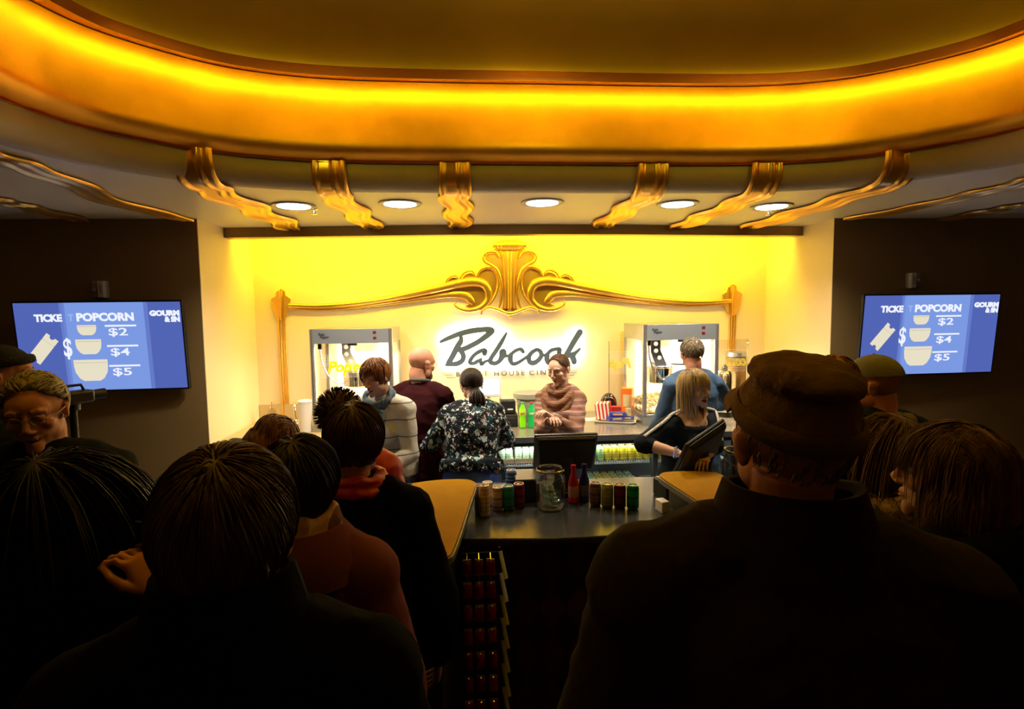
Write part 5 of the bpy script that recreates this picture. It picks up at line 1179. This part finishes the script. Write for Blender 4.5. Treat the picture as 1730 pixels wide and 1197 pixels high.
    def part(V_, name, m): return put(V_[0], V_[1], name, m, root)
    # ---------- clothing
    if top:
        mb = MB(); torso(mb, top_t, -hem, open_neck); arm(mb, top_t*.8, 'R', sleeve, .7); arm(mb, top_t*.8, 'L', sleeve, .7)
        V_, F_ = remeshed(mb, vox, 7); V_ = noisy(V_, F_, fold, 7, (1, 1, 1.4), px*.1); V_ = noisy(V_, F_, fold*.4, 19, (1, 1, 1.2), px*.3); put(V_, F_, top_name, top, root)
    if bottom:
        mb = MB(); legs(mb, .006, .010); V_, F_ = remeshed(mb, vox*1.1, 6); V_ = noisy(V_, F_, .004, 9, (1, 1, .8), px*.2); put(V_, F_, 'trousers', bottom, root)
    for n in 'RL':
        mb = MB(); a = J['an'+n]; R = []
        for y, w_, h_ in ((-.085, .020, .05), (-.07, .034, .085), (-.03, .038, .09), (.03, .040, .075), (.09, .047, .055), (.14, .044, .045), (.175, .022, .03)):
            R.append([Vector((a.x+w_*math.cos(t_), a.y+y+.02, max(.002, h_*.5+h_*.5*math.sin(t_)))) for t_ in [2*PI*q/16 for q in range(16)]])
        mb.rings(R).build('shoe', shoe or M_BLACKM, root)
    # ---------- eyes, brows, lips
    def hp_(v): return HM @ Vector(v)
    for sx in (-1, 1):
        mb = MB(); mb.ell((sx*.031, .0715, .005), (.0135,)*3, 16, 10); k = len(mb.f)
        if eyes == 'open': mb.mi = 1; mb.ell((sx*.031, .0805, .003), (.0062, .0052, .0062), 12, 8)
        mb.v = [tuple(hp_(v)) for v in mb.v]; mb.build('eye', [M_EYE if eyes == 'open' else skin, M_IRIS], root)
        mb = MB(); mb.tube([(sx*.014, .0905, .0285), (sx*.032, .088, .033), (sx*.050, .073, .027)], [.0025, .0032, .0016], 6); mb.v = [tuple(hp_(v)) for v in mb.v]; mb.build('eyebrow', M_BROW, root)
        if eyes != 'open':
            mb = MB(); mb.tube([(sx*.020, .0845, .000), (sx*.031, .0868, -.002), (sx*.042, .0815, .000)], .0012, 5); mb.v = [tuple(hp_(v)) for v in mb.v]; mb.build('eyelashes', M_BROW, root)
    if mouth:
        mb = MB(); mb.ell((0, .074, -.071), (.019, .010, .0065 if mouth == 'smile' else .012), 16, 10); mb.v = [tuple(hp_(v)) for v in mb.v]; mb.build('mouth', M_MOUTH, root)
        if mouth == 'smile':
            mb = MB(); mb.ell((0, .079, -.0675), (.016, .006, .0035), 14, 8); mb.v = [tuple(hp_(v)) for v in mb.v]; mb.build('teeth', M_TEETH, root)
    if not male:
        mb = MB(); oz = -.006 if mouth else 0
        mb.tube([(-.021, .0795, -.0620), (-.009, .0915, -.0595), (0, .0925, -.0610), (.009, .0915, -.0595), (.021, .0795, -.0620)], [.0015, .0048, .0042, .0048, .0015], 8)
        mb.tube([(-.019, .079, -.0665+oz), (0, .0905, -.0720+oz*1.6), (.019, .079, -.0665+oz)], [.0015, .0058, .0015], 8); mb.v = [tuple(hp_(v)) for v in mb.v]; mb.build('lips', M_LIP, root)
    return root, J, HM, s_
def att(P, mb, name, m, head=True, **k):
    root, J, HM, s = P
    if head: mb.v = [tuple(HM @ Vector(v)) for v in mb.v]
    return mb.build(name, m, root, **k)
def glasses(P, m):
    mb = MB()
    for sx in (-1, 1):
        mb.tube([(sx*.033+.021*math.cos(a), .0985-.006*abs(math.cos(a)), .002+.016*math.sin(a)) for a in [2*PI*i/20 for i in range(21)]], .0016, 6)
        mb.tube([(sx*.054, .094, .006), (sx*.078, .06, .008), (sx*.084, -.01, .006), (sx*.082, -.028, -.008)], .0016, 6)
    mb.tube([(-.012, .099, .006), (0, .103, .009), (.012, .099, .006)], .0016, 6); att(P, mb, 'glasses', m)
def cap_dome(mb, el0=.32, k=1.10, top=.0, squash=1.0, lump=0, z_off=0.0):
    R = []; RG = 12
    for i in range(RG+1):
        e = el0+(PI/2-.03-el0)*i/RG; ring = []
        for j in range(36):
            a = 2*PI*j/36; d = Vector((math.cos(e)*math.cos(a), math.cos(e)*math.sin(a), math.sin(e))); kk = k+lump*math.sin(a*3+e*4)*math.cos(e)+top*math.sin(e)
            p = surf(d, kk); ring.append(Vector((p.x, p.y, p.z*squash+z_off)))
        R.append(ring)
    mb.rings(R); return mb
def collar(P, m, name='coat_collar', w=.088, h=.105, flare=1.5):
    mb = MB(); c = P[1]['neck']; R_ = []
    for i in range(29):
        a = 2*PI*i/28; R_.append([c+Vector((w*math.cos(a)*k, w*.94*math.sin(a)*k-.004, z-.02*max(0, math.sin(a)))) for k, z in ((.93, h-.012), (1.0, h), (1.10, h+.002), (flare, .02), (flare*1.05, -.03))])
    mb.rings(R_, True, False); return att(P, mb, name, m, head=False)
def hood(P, m, name, w=.13, drop=.03, t=.03, back=-.06, h=.06, fur=0):
    root, J, HM, s = P; c = J['neck']+J['u2']*.03; mb = MB(); rt = J['rt']; ff = J['u2'].cross(rt); pts = []; n_ = 28
    for i in range(n_+1):
        a = -PI*.5+2*PI*i/n_; y = math.sin(a); pts.append(c+rt*w*math.cos(a)+ff*((w*.75)*y+(back*.3 if y < 0 else 0))+J['u2']*(h*max(0, -y)**.6*.6-drop*max(0, y)-.01))
    mb.tube(pts, [t*(1+.35*max(0, -math.sin(-PI*.5+2*PI*i/n_))) for i in range(n_+1)], 14, caps=False)
    mb.tube([c-ff*w*.65+J['u2']*.035, c-ff*w*.95-J['u2']*.02, c-ff*w*.85-J['u2']*.11, c-ff*w*.6-J['u2']*.17], [t*1.5, t*2.1, t*1.8, t*.8], 16, 1.8, up=tuple(rt))
    V_, F_ = remeshed(mb, .009, 5); V_ = noisy(V_, F_, .008, 12, (1, 1, 1), 3)
    o = put(V_, F_, name, m, root)
    if fur:
        rng = random.Random(5); mf = MB(); idx = rng.sample(range(len(V_)), min(len(V_), fur)); me = o.data
        for i in idx:
            p = Vector(V_[i]); q = me.vertices[i].normal if i < len(me.vertices) else Vector((0, 0, 1)); q = (Vector(q)+Vector((rng.uniform(-.6, .6), rng.uniform(-.6, .6), rng.uniform(-.8, .2)))).normalized()
            mf.tube([p-q*.003, p+q*.014, p+q*.026+Vector((0, 0, -.006))], [.0016, .0011, .0003], 3, caps=False)
        mf.build('fur_trim', m, root, angle=180)
    return o
# ------------------------------------------------------------------ the people in the photograph
JEAN = mat('blue_denim', (.018, .045, .16), .8, var=.25, vscale=9, bump=.2, bscale=300); JEAN2 = mat('bright_blue_trousers', (.02, .06, .30), .7, var=.25, vscale=7); DARKJ = mat('dark_navy_denim', (.008, .012, .03), .8)
BLK = mat('black_wool', (.004, .004, .004), .95, spec=.04); BLKT = mat('black_knit', (.006, .009, .012), .85, spec=.12); CHAR = mat('charcoal_coat', (.014, .013, .012), .9)
R = random.Random(11)
def fwd(x, y, z): return lambda J, H: Vector((x*H, y*H, z*H))
# --- bald man in burgundy
P = person('bald bearded man with glasses in a dark burgundy jumper, back to the camera', 713, 614, 4.12, -18, lean=7, head=(-28, -10, 0), male=True, skin=S_RED, top=mat('burgundy_knit', (.028, .004, .006), .95, spec=.1), top_t=.014, bottom=BLK, hem=.09, bulk=1.04, depth=1.0,
           hR=fwd(.10, .24, .60), hL=fwd(-.06, .25, .60), top_name='jumper', curl=.9, hs=1.04)
mb = MB(); mb.ell((0, .050, -.085), (.052, .046, .040), 20, 12); mb.ell((0, .030, -.060), (.060, .045, .040), 20, 12); att(P, mb, 'beard', H_BROWN); glasses(P, M_BLACK)
mb = MB(); c = P[1]['neck']; mb.tube([c+Vector((.068*math.cos(a), .066*math.sin(a)-.005, .058-.012*math.sin(a))) for a in [2*PI*i/20 for i in range(21)]], .014, 10); att(P, mb, 'collar', mat('grey_collar', (.05, .055, .055), .8), head=False)
# --- woman in white sweater, scarf
P = person('smiling woman with short auburn hair, white striped sweater and blue scarf', 634, 637, 3.62, 158, lean=20, side=-4, head=(-8, -12, 8), male=False, skin=S_FAIR, mouth='smile', bulk=1.10, depth=1.1, bust=1.15,
           top=mat_ramp('white_striped_knit', 'wave', [(0, (.12, .12, .12)), (.006, (.14, .14, .14)), (.02, (.56, .54, .46)), (1, (.60, .58, .50))], 2.9, .9, (1, 1, 1), .3, 'Z', .5), top_t=.012, hem=.08, bottom=DARKJ, top_name='sweater', eyes='closed',
           hR=fwd(-.02, .22, .60), hL=fwd(-.08, .20, .585), poleL=(-.45, -.6, -.7), curl=.6)
hair('fringe', P[2], H_AUB, P[0], R, L=.085, n=330, thick=.013, r=.0045, fringe=.055, lift=.04, hl='fringe')
mb = MB(); J = P[1]; c = J['neck']; ff = J['u2'].cross(J['rt']); rt = J['rt']
for k in range(3):
    mb.tube([c+rt*(.078+.008*k)*math.cos(a)+ff*(.072*math.sin(a)+.012)+J['u2']*(.016+.018*k-.022*math.sin(a)+.004*math.sin(a*5+k)) for a in [2*PI*i/26 for i in range(27)]], .021, 10, caps=False)
for sx, ln in ((-.035, .44), (.045, .34)):
    for k in range(3): 
        pp = [c+rt*(sx+.022*(k-1))+ff*.105+J['u2']*.0]
        for q in range(1, 8): p = pp[-1]+Vector((0, 0, -ln/7))+ff*(.034 if q < 4 else .006)+rt*.004*math.sin(q*1.7+k); pp.append(p)
        mb.tube(pp, [.018]*8, 8, 1.5, up=tuple(rt))
V_, F_ = remeshed(mb, .008, 4); V_ = noisy(V_, F_, .007, 22, (1.6, 1, .5), 2); put(V_, F_, 'scarf', mat('slate_blue_scarf', (.075, .125, .17), .9, var=.3, vscale=40, sheen=.3), P[0])
# --- woman in floral blouse
P = person('dark haired woman in a floral print top and blue trousers, back to the camera', 796, 650, 4.02, 10, lean=17, side=4, head=(6, -22, 0), male=False, skin=S_FAIR, bulk=1.22, depth=1.22, hip_w=1.12,
           top=mat_floral('floral_print'), top_t=.020, hem=-.085, bottom=JEAN2, top_name='floral_top', hR=fwd(.10, .22, .60), hL=fwd(-.10, .22, .60), poleR=(.9, -.3, -.4), poleL=(-.9, -.3, -.5), fold=.010, gap=.02)
tie = (0, -.095, -.055); hair('long', P[2], H_DARK, P[0], R, L=.24, n=700, thick=.008, r=.0026, tie=tie)
mb = MB(); 
for k in range(46):
    a = R.uniform(0, 2*PI); rr = R.uniform(0, .016); p0 = Vector((rr*math.cos(a), -.10+rr*math.sin(a), -.055)); sp = R.uniform(.4, 1.6)
    pth = [p0]; 
    for q in range(1, 8): pth.append(p0+Vector((math.cos(a)*.030*sp*math.sin(q/7*2.4), -.022*math.sin(q/7*2)+math.sin(a)*.018*sp, -.15*R.uniform(.85, 1.05)*q/7)))
    mb.tube(pth, [.004, .007, .008, .008, .007, .006, .004, .001], 5)
att(P, mb, 'ponytail', H_DARK, angle=180)
mb = MB(); J = P[1]; mb.tube([J['hip']+J['u']*.082*P[3]+Vector((.188*math.cos(a)*.98, .158*math.sin(a), .004*math.sin(a*3))) for a in [2*PI*i/36 for i in range(37)]], .020, 10, 1.3, up=(0, 0, 1), caps=False); att(P, mb, 'waistband', BLK, head=False)
# --- woman in cowl sweater
KN = mat_ramp('brown_marled_knit', 'wave', [(0, (.20, .095, .06)), (.25, (.40, .24, .17)), (.42, (.14, .08, .07)), (.55, (.30, .11, .08)), (.7, (.12, .12, .13)), (.85, (.42, .28, .20)), (1, (.26, .09, .07))], 1.6, .95, (.3, .3, 1), .5, 'Z', 9)
P = person('woman with hair pulled back in a brown marled cowl neck sweater, hands clasped', 944, 624, 4.18, 150, lean=2, head=(-10, -12, 3), male=False, skin=S_FAIR, bulk=.88, depth=1.04, bust=.9, top=KN, top_t=.016, hem=.10, bottom=DARKJ, top_name='sweater', eyes='closed', mouth='',
           hR=('px', 930, 712, 3.92), hL=('px', 932, 704, 3.90), poleR=(.6, -.5, -.9), poleL=(-.6, -.5, -.9), curl=.8, sh_w=.88, fold=.007, vox=.008)
hair('long', P[2], H_BROWN, P[0], R, L=.26, n=900, thick=.003, r=.0020, tie=(0, -.10, -.03))
mb = MB(); mb.ell((0, -.115, -.03), (.030, .028, .032), 16, 10); att(P, mb, 'hair_bun', H_BROWN)
mb = MB(); J = P[1]; c = J['neck']; rt = J['rt']; ff = J['u2'].cross(rt)
for k, (rr, dz, dr, tk) in enumerate(((.078, .038, .035, .022), (.105, .010, .09, .028), (.118, -.018, .14, .026))):
    mb.tube([c+rt*rr*math.cos(a)+ff*((rr*.95)*math.sin(a)+.020)+J['u2']*(dz-dr*max(0, math.sin(a))**1.5) for a in [2*PI*i/30 for i in range(31)]], tk, 12, caps=False)
V_, F_ = remeshed(mb, .007, 3); V_ = noisy(V_, F_, .005, 16, (1, 1, 1), 4); put(V_, F_, 'cowl_collar', mat_ramp('rust_cowl_knit', 'wave', [(0, (.16, .07, .035)), (.5, (.30, .15, .09)), (1, (.20, .10, .06))], 12, .95, (1, 1, 1), .5, 'Z', 3), P[0])
for sx in (-1, 1):
    mb = MB(); mb.prism([(-.012, 0), (0, .018), (.012, 0), (0, -.022)], .002, (sx*.083, -.008, -.062), (YA, ZA, XA)); mb.tube([(sx*.083, -.008, -.036), (sx*.083, -.008, -.05)], .001, 4); att(P, mb, 'earring', mat('silver_earring', (.75, .75, .75), .3, .3), smooth=False)
# --- man in blue blazer
BZ = mat('blue_blazer_cloth', (.035, .085, .18), .8, var=.08, vscale=40)
P = person('fair haired man in a blue blazer facing the right popcorn machine', 1168, 597, 4.28, 4, lean=4, head=(-3, -8, 0), male=True, skin=S_RED, bulk=.96, depth=1.0, top=BZ, top_t=.020, hem=.13, bottom=DARKJ, top_name='blazer', hR=fwd(.15, .22, .66), hL=fwd(-.13, .18, .55), poleR=(1, -.3, -.2), fold=.005, sh_w=.93, poleL=(-.3, -.5, -.9))
hair('short', P[2], H_ASH, P[0], R, L=.026, n=520, thick=.006, r=.0034, lift=.03)
mb = MB(); J = P[1]; c = J['neck']; 
R_ = []
for i in range(25):
    a = 2*PI*i/24; R_.append([c+Vector((.066*math.cos(a)*k, .060*math.sin(a)*k-.004, z-.02*max(0, math.sin(a)))) for k, z in ((1.06, .062), (1.14, .064), (1.45, .020), (1.42, -.012))])
mb.rings(R_, True, False); att(P, mb, 'blazer_collar', BZ, head=False)
# --- blonde woman
P = person('blonde woman in a black top with silver shoulder trim, talking with her mouth open', 1174, 656, 3.52, -160, lean=6, head=(8, 0, 0), male=False, skin=S_FAIR, bulk=1.16, depth=1.15, bust=1.1, top=BLKT, top_t=.016, hem=.07, bottom=JEAN, top_name='blouse', mouth='open', sleeve=.35, open_neck=True,
           hR=('px', 1150, 766, 3.22), hL=('px', 1192, 772, 3.20), poleR=(1, -.4, -.2), poleL=(-1, -.3, -.3), curl=.45, neck=.110)
hair('long', P[2], H_BLOND, P[0], R, L=.25, n=900, thick=.014, r=.0032, fringe=.065, spread=.75, lift=.03, hl='fringe')
J = P[1]; s = P[3]; mb = MB()
for n in 'RL':
    a, b_ = J['sh'+n], J['el'+n]; sg = 1 if n == 'R' else -1; ad = (b_-a).normalized(); o1 = (a+b_)/2-J['chest']+Vector((0, .12, .10)); o1 = (o1-ad*o1.dot(ad)).normalized(); rr = (.031*s*1.16+.016)
    pth = cat_rom([tuple(J['neck'].lerp(a, .45)+Vector((0, .02, rr*.95))), tuple(a+Vector((sg*.01, .02, rr*1.0))), tuple(a+Vector((sg*.55, .35, .75)).normalized()*rr*1.03), tuple(a.lerp(b_, .35)+o1*rr*.98), tuple(a.lerp(b_, .75)+o1*rr*.9), tuple(b_+o1*rr*.84)], 5)
    mb.tube(pth, .011, 8, .6, up=tuple(o1))
V_ = np.array(mb.v); put(V_, mb.f, 'sleeve_trim', mat('silver_lace', (.45, .43, .40), .6, var=.5, vscale=120), P[0])
mb = MB(); c = J['neck']; pth = [c+Vector((.060, .060, .0)), c+Vector((.035, .098, -.045)), c+Vector((.0, .125, -.095)), c+Vector((-.035, .098, -.045)), c+Vector((-.060, .060, .0))]; mb.tube(cat_rom([tuple(p) for p in pth], 5), .0016, 5)
q = c+Vector((0, .135, -.10)); mb.box(q+Vector((0, 0, -.022)), (.006, .003, .044)); mb.box(q+Vector((0, 0, -.014)), (.024, .003, .006)); att(P, mb, 'cross_necklace', M_CHROME, head=False, smooth=False)
mb = MB(); wv = J['wrR']; el = J['elR']; d = (wv-el).normalized(); x = d.orthogonal().normalized(); y = d.cross(x); cc = wv-d*.03
mb.tube([cc+x*.034*math.cos(a)+y*.034*math.sin(a) for a in [2*PI*i/20 for i in range(21)]], .005, 8, caps=False); att(P, mb, 'bracelet', M_CHROME, head=False)
# --- bending woman at the left
HG = mat('slate_hoodie', (.035, .055, .065), .9, var=.2, vscale=12)
P = person('woman with tousled brown hair bending forward in a slate hoodie with a tan bag strap', 465, 742, 2.95, -62, lean=54, head=(0, -40, 0), male=False, skin=S_FAIR, top=HG, top_t=.028, bottom=DARKJ, top_name='hoodie', bulk=1.1, depth=1.15, hR=fwd(.06, .38, .62), hL=fwd(-.06, .38, .62))
hair('long', P[2], H_AUB if False else hairmat('chestnut', (.045, .018, .009), (.22, .10, .04)), P[0], R, L=.22, n=380, thick=.016, r=.0045, wav=.004, spread=1.1, lift=.15)
hood(P, HG, 'hood', w=.11, t=.026)
mb = MB(); J = P[1]; u, rt = J['u'], J['rt']; bk = -(u.cross(rt)); mb.tube([J['shR']+bk*.075, J['chest']+rt*.03+bk*.135, J['waist']-rt*.08+bk*.13, J['hip']-rt*.16+bk*.04], .022, 8, .16, up=tuple(bk)); att(P, mb, 'bag_strap', mat('tan_leather', (.38, .18, .06), .5), head=False)
# --- beanie man far left
P = person('bearded man in a dark knitted beanie at the left edge, looking right', 9, 636, 2.35, -50, lean=0, head=(-12, 2, 0), male=True, skin=S_RED, top=mat('dark_jacket', (.010, .012, .012), .9, spec=.06), top_t=.03, bottom=BLK, top_name='jacket', bulk=1.05)
mb = MB(); cap_dome(mb, .30, 1.13, .05); att(P, mb, 'beanie', mat('black_beanie_knit', (.006, .006, .007), .95, bump=.6, bscale=90)); mb = MB(); mb.tube([Vector((.088*math.cos(a), -.014+.108*math.sin(a), .062+.008*math.sin(a))) for a in [2*PI*i/30 for i in range(31)]], .013, 10, 1.5, up=(0, 0, 1), caps=False); att(P, mb, 'beanie_cuff', mat('black_beanie_knit', (0, 0, 0)))
mb = MB(); mb.ell((0, .050, -.085), (.054, .048, .042), 20, 12); mb.ell((0, .025, -.055), (.063, .045, .045), 20, 12); mb.tube([(-.03, .082, -.055), (0, .098, -.05), (.03, .082, -.055)], [.004, .008, .004], 8); att(P, mb, 'beard', H_DARK)
# --- older man with glasses, facing camera
P = person('older grey haired man with glasses facing the camera below the left screen', 60, 694, 1.90, 192, lean=4, head=(8, -14, 4), male=True, eyes='closed', mouth='smile', skin=S_RED, top=mat('dark_jacket', (0, 0, 0)), top_t=.03, bottom=BLK, top_name='jacket', hs=1.04)
hair('short', P[2], H_GREY, P[0], R, L=.055, n=420, thick=.009, r=.0034, lift=.04, sweep=1); glasses(P, M_STEELD)
# --- long haired woman, dark mass at the left
P = person('woman with long dark hair in the left foreground, back to the camera, raising a phone', 104, 856, 1.28, -10, lean=2, head=(-6, 0, 0), male=False, skin=S_RED, top=BLK, top_t=.045, bottom=BLK, top_name='coat', bulk=1.15, hs=1.06,
           hR=('px', 262, 1000, 1.16), poleR=(1, -.2, -1), curl=.9)
hair('long', P[2], hairmat('black', (.004, .003, .0025), (.012, .008, .006)), P[0], R, L=.50, n=1500, thick=.008, r=.0024, spread=.5, lift=.0)
collar(P, BLK)
ph = P[1]['wrR']; rootm = Matrix.Translation(P[0].location) @ Matrix.Rotation(P[0].rotation_euler.z, 4, 'Z'); pw = rootm @ (ph+(ph-P[1]['elR']).normalized()*.075+Vector((-.0, .03, .0)))
t = thing('mobile_phone', 'dark mobile phone held by the long haired woman at the left', 'phone', pw, -.3); MB().box((0, 0, 0), (.07, .009, .14)).build('phone_case', M_BLACK, t, bevel=.003); MB().box((0, -.0052, 0), (.062, .001, .128)).build('phone_display', mat('dark_display', (.01, .01, .012), .1), t)
# --- nearest man, centre left
P = person('man with greying brown hair nearest the camera at centre left, from behind', 388, 902, .84, 6, lean=2, head=(4, 2, 0), male=True, skin=S_RED, top=BLK, top_t=.035, bottom=BLK, top_name='coat', bulk=1.05, hs=1.06)
hair('short', P[2], hairmat('greybrown', (.04, .025, .015), (.20, .14, .09)), P[0], R, L=.045, n=1500, thick=.014, r=.0020, lift=.05)
collar(P, BLK, h=.145)
# --- pink coat woman
PK = mat('dusty_pink_coat', (.15, .045, .052), .9, spec=.1)
P = person('dark haired woman in a dusty pink hooded coat with a beige scarf', 508, 822, 1.44, -4, lean=3, head=(0, -4, 0), male=False, skin=S_TAN, top=PK, top_t=.040, bottom=BLK, top_name='coat', bulk=1.1, hs=1.05, fold=.002)
hair('fringe', P[2], H_DARK, P[0], R, L=.11, n=1000, thick=.016, r=.0028, lift=.10, hl='long')
collar(P, PK, 'hood', w=.108, h=.088, flare=1.62)
mb = MB(); J = P[1]; c = J['neck']
for k in range(3): mb.tube([c+Vector(((.085+.01*k)*math.cos(a), (.075+.01*k)*math.sin(a), .100-.024*k+.008*math.sin(3*a+k))) for a in [2*PI*i/26 for i in range(27)]], .020, 10, caps=False)
V_, F_ = remeshed(mb, .008, 3); V_ = noisy(V_, F_, .008, 16, (1, 1, 1), 8); put(V_, F_, 'scarf', mat_ramp('beige_check_scarf', 'wave', [(0, (.10, .04, .03)), (.06, (.12, .05, .04)), (.10, (.50, .33, .24)), (1, (.55, .38, .28))], 3.0, .9, bump=.3, axis='X', dist=.6), P[0])
# --- two at the left register
P = person('man with spiky brown hair and a red jacket collar queuing at the left register', 575, 708, 2.40, -2, lean=2, head=(0, -4, 0), male=True, skin=S_TAN, top=mat('red_puffer', (.45, .012, .012), .5, sheen=.1), top_t=.035, bottom=BLK, top_name='jacket', bulk=1.05)
hair('spiky', P[2], H_BROWN, P[0], R, L=.022, n=700, thick=.010, r=.0024, hl='short')
hood(P, mat('red_puffer', (0, 0, 0)), 'hood', w=.12, t=.032, h=.03)
P = person('person with rounded dark hair, black coat and red scarf at the left register', 600, 748, 1.78, 0, lean=2, head=(0, -4, 0), male=False, skin=S_TAN, top=BLK, top_t=.032, bottom=BLK, top_name='coat', hs=1.06)
hair('fringe', P[2], H_BROWN, P[0], R, L=.11, n=900, thick=.012, r=.0028, lift=.06, hl='long')
mb = MB(); J = P[1]; c = J['neck']
for k in range(2): mb.tube([c+Vector(((.082+.014*k)*math.cos(a), (.072+.01*k)*math.sin(a), .066-.026*k+.006*math.sin(3*a+k))) for a in [2*PI*i/26 for i in range(27)]], .020, 10, caps=False)
V_, F_ = remeshed(mb, .008, 3); V_ = noisy(V_, F_, .006, 20, (1, 1, 2), 8); put(V_, F_, 'scarf', mat('red_puffer', (0, 0, 0)), P[0])
# --- big man in tan cap
CT = mat('tan_canvas', (.19, .125, .062), .95, spec=.08, var=.15, vscale=30, bump=.3, bscale=160)
P = person('large man in a tan peaked cap and brown coat in the right foreground', 1330, 742, .90, -12, lean=2, head=(10, 12, 0), male=True, skin=S_RED, top=mat('brown_wool_coat', (.030, .022, .013), .95, spec=.06, var=.2, vscale=60), top_t=.045, bottom=BLK, top_name='coat', bulk=1.08, sh_w=1.06, hs=1.0, vox=.011)
hair('short', P[2], H_GREY, P[0], R, L=.03, n=260, thick=.003, r=.002, cap=False)
mb = MB(); cap_dome(mb, .12, 1.06, .10, 1.0, .018); mb.ell((0, -.02, .116), (.076, .096, .026), 30, 10); V_, F_ = remeshed(mb, .005, 4); V_ = noisy(V_, F_, .004, 22, (1, 1, 1), 5); V_ = np.array([tuple(P[2] @ Vector(v)) for v in V_]); put(V_, F_, 'cap_crown', CT, P[0])
mb = MB(); mb.tube([Vector((.0845*math.cos(a), -.014+.106*math.sin(a), .046+.006*math.sin(a))) for a in [2*PI*i/36 for i in range(37)]], .008, 10, 2.2, up=(0, 0, 1), caps=False); att(P, mb, 'cap_band', CT)
mb = MB(); R_ = []
for i in range(15):
    a = PI*(.12+.76*i/14); q = 1-abs(i-7)/7; R_.append([Vector((.086*math.cos(a), -.014+.106*math.sin(a), z0)) for z0 in (.050, .056)][::1]+[Vector((.098*math.cos(a), -.014+.112*math.sin(a)+.050*q**.6, z0)) for z0 in (.042, .036)])
mb.rings(R_); att(P, mb, 'cap_peak', CT)
collar(P, MATS['brown_wool_coat'], w=.094, h=.135)
# --- head behind him
P = person('man with thin reddish hair just behind the tan cap', 1408, 655, 2.02, -24, lean=2, head=(0, 0, 0), male=True, skin=S_RED, top=BLK, top_t=.03, bottom=BLK, top_name='coat')
hair('short', P[2], hairmat('thinred', (.20, .09, .03), (.42, .22, .09)), P[0], R, L=.022, n=700, thick=.004, r=.0022)
collar(P, BLK)
# --- grey cap man
P = person('man in a grey cap and dark hooded jacket before the right screen', 1472, 650, 2.35, 14, lean=3, head=(34, -4, 0), male=True, skin=S_RED, top=mat('black_green_jacket', (.010, .022, .022), .8, spec=.1), top_t=.040, bottom=BLK, top_name='jacket', bulk=1.1)
GC = mat('grey_cap_cloth', (.20, .20, .18), .9, bump=.2, bscale=150); mb = MB(); cap_dome(mb, .12, 1.09, .02); att(P, mb, 'cap_crown', GC)
mb = MB(); mb.ell((0, -.014, .131), (.006, .006, .004), 10, 6); att(P, mb, 'cap_button', GC)
hood(P, mat('khaki_hood_lining', (.15, .125, .085), .95), 'hood', w=.115, t=.022, h=.04)
# --- long haired woman at the right
P = person('woman with long straight brown hair and a fur collar right of the tan cap', 1494, 768, 1.72, 32, lean=2, head=(6, 0, 0), male=False, skin=S_FAIR, top=BLK, top_t=.04, bottom=BLK, top_name='coat', hs=1.03)
hair('long', P[2], hairmat('straightbrown', (.07, .035, .016), (.22, .12, .055)), P[0], R, L=.36, n=1400, thick=.012, r=.0022, fringe=.08, spread=.9, lift=.03, hl='fringe')
hood(P, mat('tan_fur', (.26, .18, .10), .95, var=.4, vscale=60), 'fur_collar', w=.155, t=.044, h=.03, fur=2600)
# --- nearest woman in profile, right
P = person('woman in profile with a fringe at the right edge of the foreground, looking left', 1602, 803, 1.27, 34, lean=2, hs=.97, head=(10, 3, 0), male=False, skin=S_FAIR, top=mat('black_parka', (.004, .005, .005), .9, spec=.05), top_t=.05, bottom=BLK, top_name='parka', bulk=1.05)
hair('long', P[2], hairmat('lightbrown', (.05, .025, .012), (.26, .15, .06)), P[0], R, L=.24, n=1500, thick=.018, r=.0022, fringe=.085, spread=1.2, lift=.12, hl='fringe')
hood(P, MATS['black_parka'], 'hood', w=.14, t=.04, h=.05)
# ------------------------------------------------------------------ small fittings belong to the part that carries them
SUBOF = dict(kettle_lid='kettle', kettle_handle='kettle', arm_hole='hanger_arm', switch_glow='switch', brand_lettering='control_panel', instruction_line='control_panel', caption_line='control_panel', door_lettering='glass_door', door_stripe='glass_door', door_edge='glass_door',
             pull_tab='lid', cap_button='cap_crown', cap_peak='cap_crown', cap_band='cap_crown', teeth='mouth', eyelashes='eye', fur_trim='fur_collar', hair_bun='hair', beanie_cuff='beanie', label_lettering='label', touch_display='monitor_frame', bucket_line='popcorn_bucket_picture',
             ticket_perforation='ticket_picture', halo_strip='script_letter', screw='trim_ring', strobe='backplate', sound_slots='speaker_housing', pump_spout='pump_collar', printer_badge='printer_body', ribs='mat_base')
def mid(o): b = [Vector(c) for c in o.bound_box]; return sum(b, Vector())/8
for r_ in [o for o in COL.objects if o.type == 'EMPTY' and o.parent is None]:
    kids = list(r_.children)
    for k_ in kids:
        want = SUBOF.get(k_.name.split('.')[0])
        if want:
            c_ = [q for q in kids if q.name.split('.')[0] == want]
            if c_: k_.parent = min(c_, key=lambda q: (mid(q)-mid(k_)).length)
